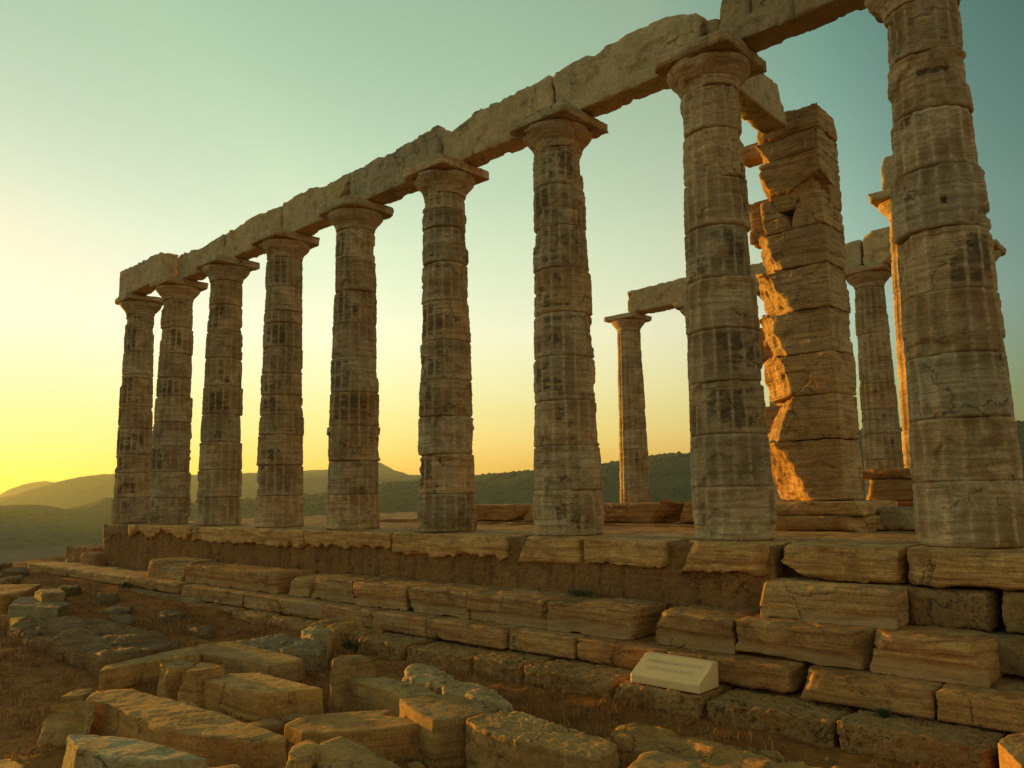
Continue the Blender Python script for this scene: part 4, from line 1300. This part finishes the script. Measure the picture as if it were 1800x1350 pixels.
rg = np.random.RandomState(77)
N = 230000
px = np.concatenate([-13 + 15.5 * rg.rand(N), -24 + 15 * rg.rand(80000)])
py = np.concatenate([-6.8 + 4.9 * rg.rand(N), -7.5 + 5.6 * rg.rand(80000)])
dn = fbm(np.column_stack([px * 1.1, py * 1.1, px * 0]), 4) + .12
keep = rg.rand(len(px)) < sstep(-.12, .42, dn) * (.35 + .65 * sstep(-.1, .25, fbm(np.column_stack([px * 4.5, py * 4.5, px * 0 + 5]), 3)))
px, py = px[keep], py[keep]
hh = (.02 + .10 * rg.rand(len(px)) ** 2.5) * (.6 + .9 * sstep(-.2, .4, fbm(np.column_stack([px * 2.5, py * 2.5, px * 0 + 9]), 3))) * (1 + .6 * (rg.rand(len(px)) > .985))
wd = .003 + .004 * rg.rand(len(px))
V, Q, T = blades(px, py, ground_z(px, py) - .004, hh, wd, 3, 1.1)
tag(make_obj('dry_grass', V, Q, T, M_GRASS, smooth=False), 'short dry brown grass over the earth', 'grass', kind='stuff')


# gravel
rv_ = np.random.RandomState(91)
n = 5200
qx = np.concatenate([-9.5 + 11.5 * rv_.rand(3600), -22 + 13 * rv_.rand(1600)])
qy = -6.8 + 4.8 * rv_.rand(n)
kp = fbm(np.column_stack([qx * .9, qy * .9, qx * 0 + 31]), 3) > -.15
qx, qy = qx[kp], qy[kp]
n = len(qx)
oc = np.array([(1, 0, 0), (0, 1, 0), (-1, 0, 0), (0, -1, 0), (0, 0, .7), (0, 0, -.7), (.6, .6, .3), (-.6, .6, .3), (-.6, -.6, .3), (.6, -.6, .3)], np.float32)
of = np.array([(4, 0, 6), (4, 6, 1), (4, 1, 7), (4, 7, 2), (4, 2, 8), (4, 8, 3), (4, 3, 9), (4, 9, 0), (0, 1, 6), (1, 2, 7), (2, 3, 8), (3, 0, 9), (5, 1, 0), (5, 2, 1), (5, 3, 2), (5, 0, 3)])
sz = (.006 + .022 * rv_.rand(n) ** 3)[:, None, None]
V = np.column_stack([qx, qy, ground_z(qx, qy)])[:, None, :] + oc[None] * (1 + .7 * (rv_.rand(n, 10, 3) - .5)) * sz
tag(make_obj('gravel', V.reshape(-1, 3), None, (of[None] + (np.arange(n) * 10)[:, None, None]).reshape(-1, 3), M_GREY, smooth=False, color=(.9, .82, .7)), 'small gravel strewn over the earth', 'gravel', kind='stuff')


def tuft(name, x, y, z, n, h, mat, label, seed, spread=.06, lean=.9, wid=.006):
    r = np.random.RandomState(seed)
    qx, qy = r.normal(size=n) * spread, r.normal(size=n) * spread * .6
    V, Q, T = blades(qx, qy, np.zeros(n), h * (.4 + .6 * r.rand(n)), wid * (.6 + r.rand(n)), seed, lean)
    return tag(make_obj(name, V, Q, T, mat, None, (x, y, z), smooth=False), label, 'plant')


tuft('green_tuft', -.33, -1.90, -1.265, 70, .09, M_PLANT, 'small green tuft growing at the foot of the bottom step, right', 1, .03, 1.2, .012)
tuft('green_tuft', -4.15, -.86, -.69, 130, .10, M_PLANT, 'dark green tuft growing against the brown wall', 2, .10, 1.2, .012)
tuft('green_tuft', -6.98, -2.30, -1.43, 110, .16, M_PLANT, 'green tuft between the rounded boulders', 3, .05, 1.0, .014)
tuft('green_tuft', -15.3, -1.92, -1.22, 100, .18, M_PLANT, 'green tuft at the joint of the far bottom step', 4, .07, 1.0, .02)
tuft('dry_weed', -3.95, -.80, -.68, 45, .30, M_GRASS, 'tall dry weed in front of the brown wall', 5, .10, .5, .004)
tuft('dry_weed', -.02, -1.95, -1.28, 60, .08, M_GRASS, 'low brown dry weed below the bottom step at the right', 6, .04, 1.1, .007)
tuft('dry_weed', -2.45, -2.50, -1.43, 30, .16, M_GRASS, 'dry weed stalks left of the plaque foundation stone', 7, .15, .9, .004)
tuft('dry_weed', -1.55, -2.75, -1.44, 16, .34, M_GRASS, 'long bent straw stalks in the grass below the plaque', 8, .16, 1.5, .0035)
tuft('dry_weed', 1.05, .0 - .62, .0, 120, .16, M_GRASS, 'dark dry weed at the foot of the nearest column', 9, .06, .8, .004)

# ------------------------------------------------------------------ haze
HAZE = 1
if HAZE:
    hz = bpy.data.materials.new('haze_air')
    hz.use_nodes = True
    ht = hz.node_tree
    for n in list(ht.nodes):
        if n.type != 'OUTPUT_MATERIAL':
            ht.nodes.remove(n)
    pv = ht.nodes.new('ShaderNodeVolumePrincipled')
    pv.inputs['Color'].default_value = (.76, .98, .90, 1)
    pv.inputs['Density'].default_value = .000062
    pv.inputs['Anisotropy'].default_value = .45
    ht.links.new(pv.outputs[0], ht.nodes['Material Output'].inputs['Volume'])
    x0, x1, y0, y1, z0, z1 = -9300, 9300, -9300, 9300, -100, 262
    V = np.array([(a, b, c) for a in (x0, x1) for b in (y0, y1) for c in (z0, z1)], np.float32)
    Q = np.array([(0, 1, 3, 2), (4, 6, 7, 5), (0, 4, 5, 1), (2, 3, 7, 6), (0, 2, 6, 4), (1, 5, 7, 3)])
    tag(make_obj('haze', V, Q, None, hz, smooth=False), kind='stuff')
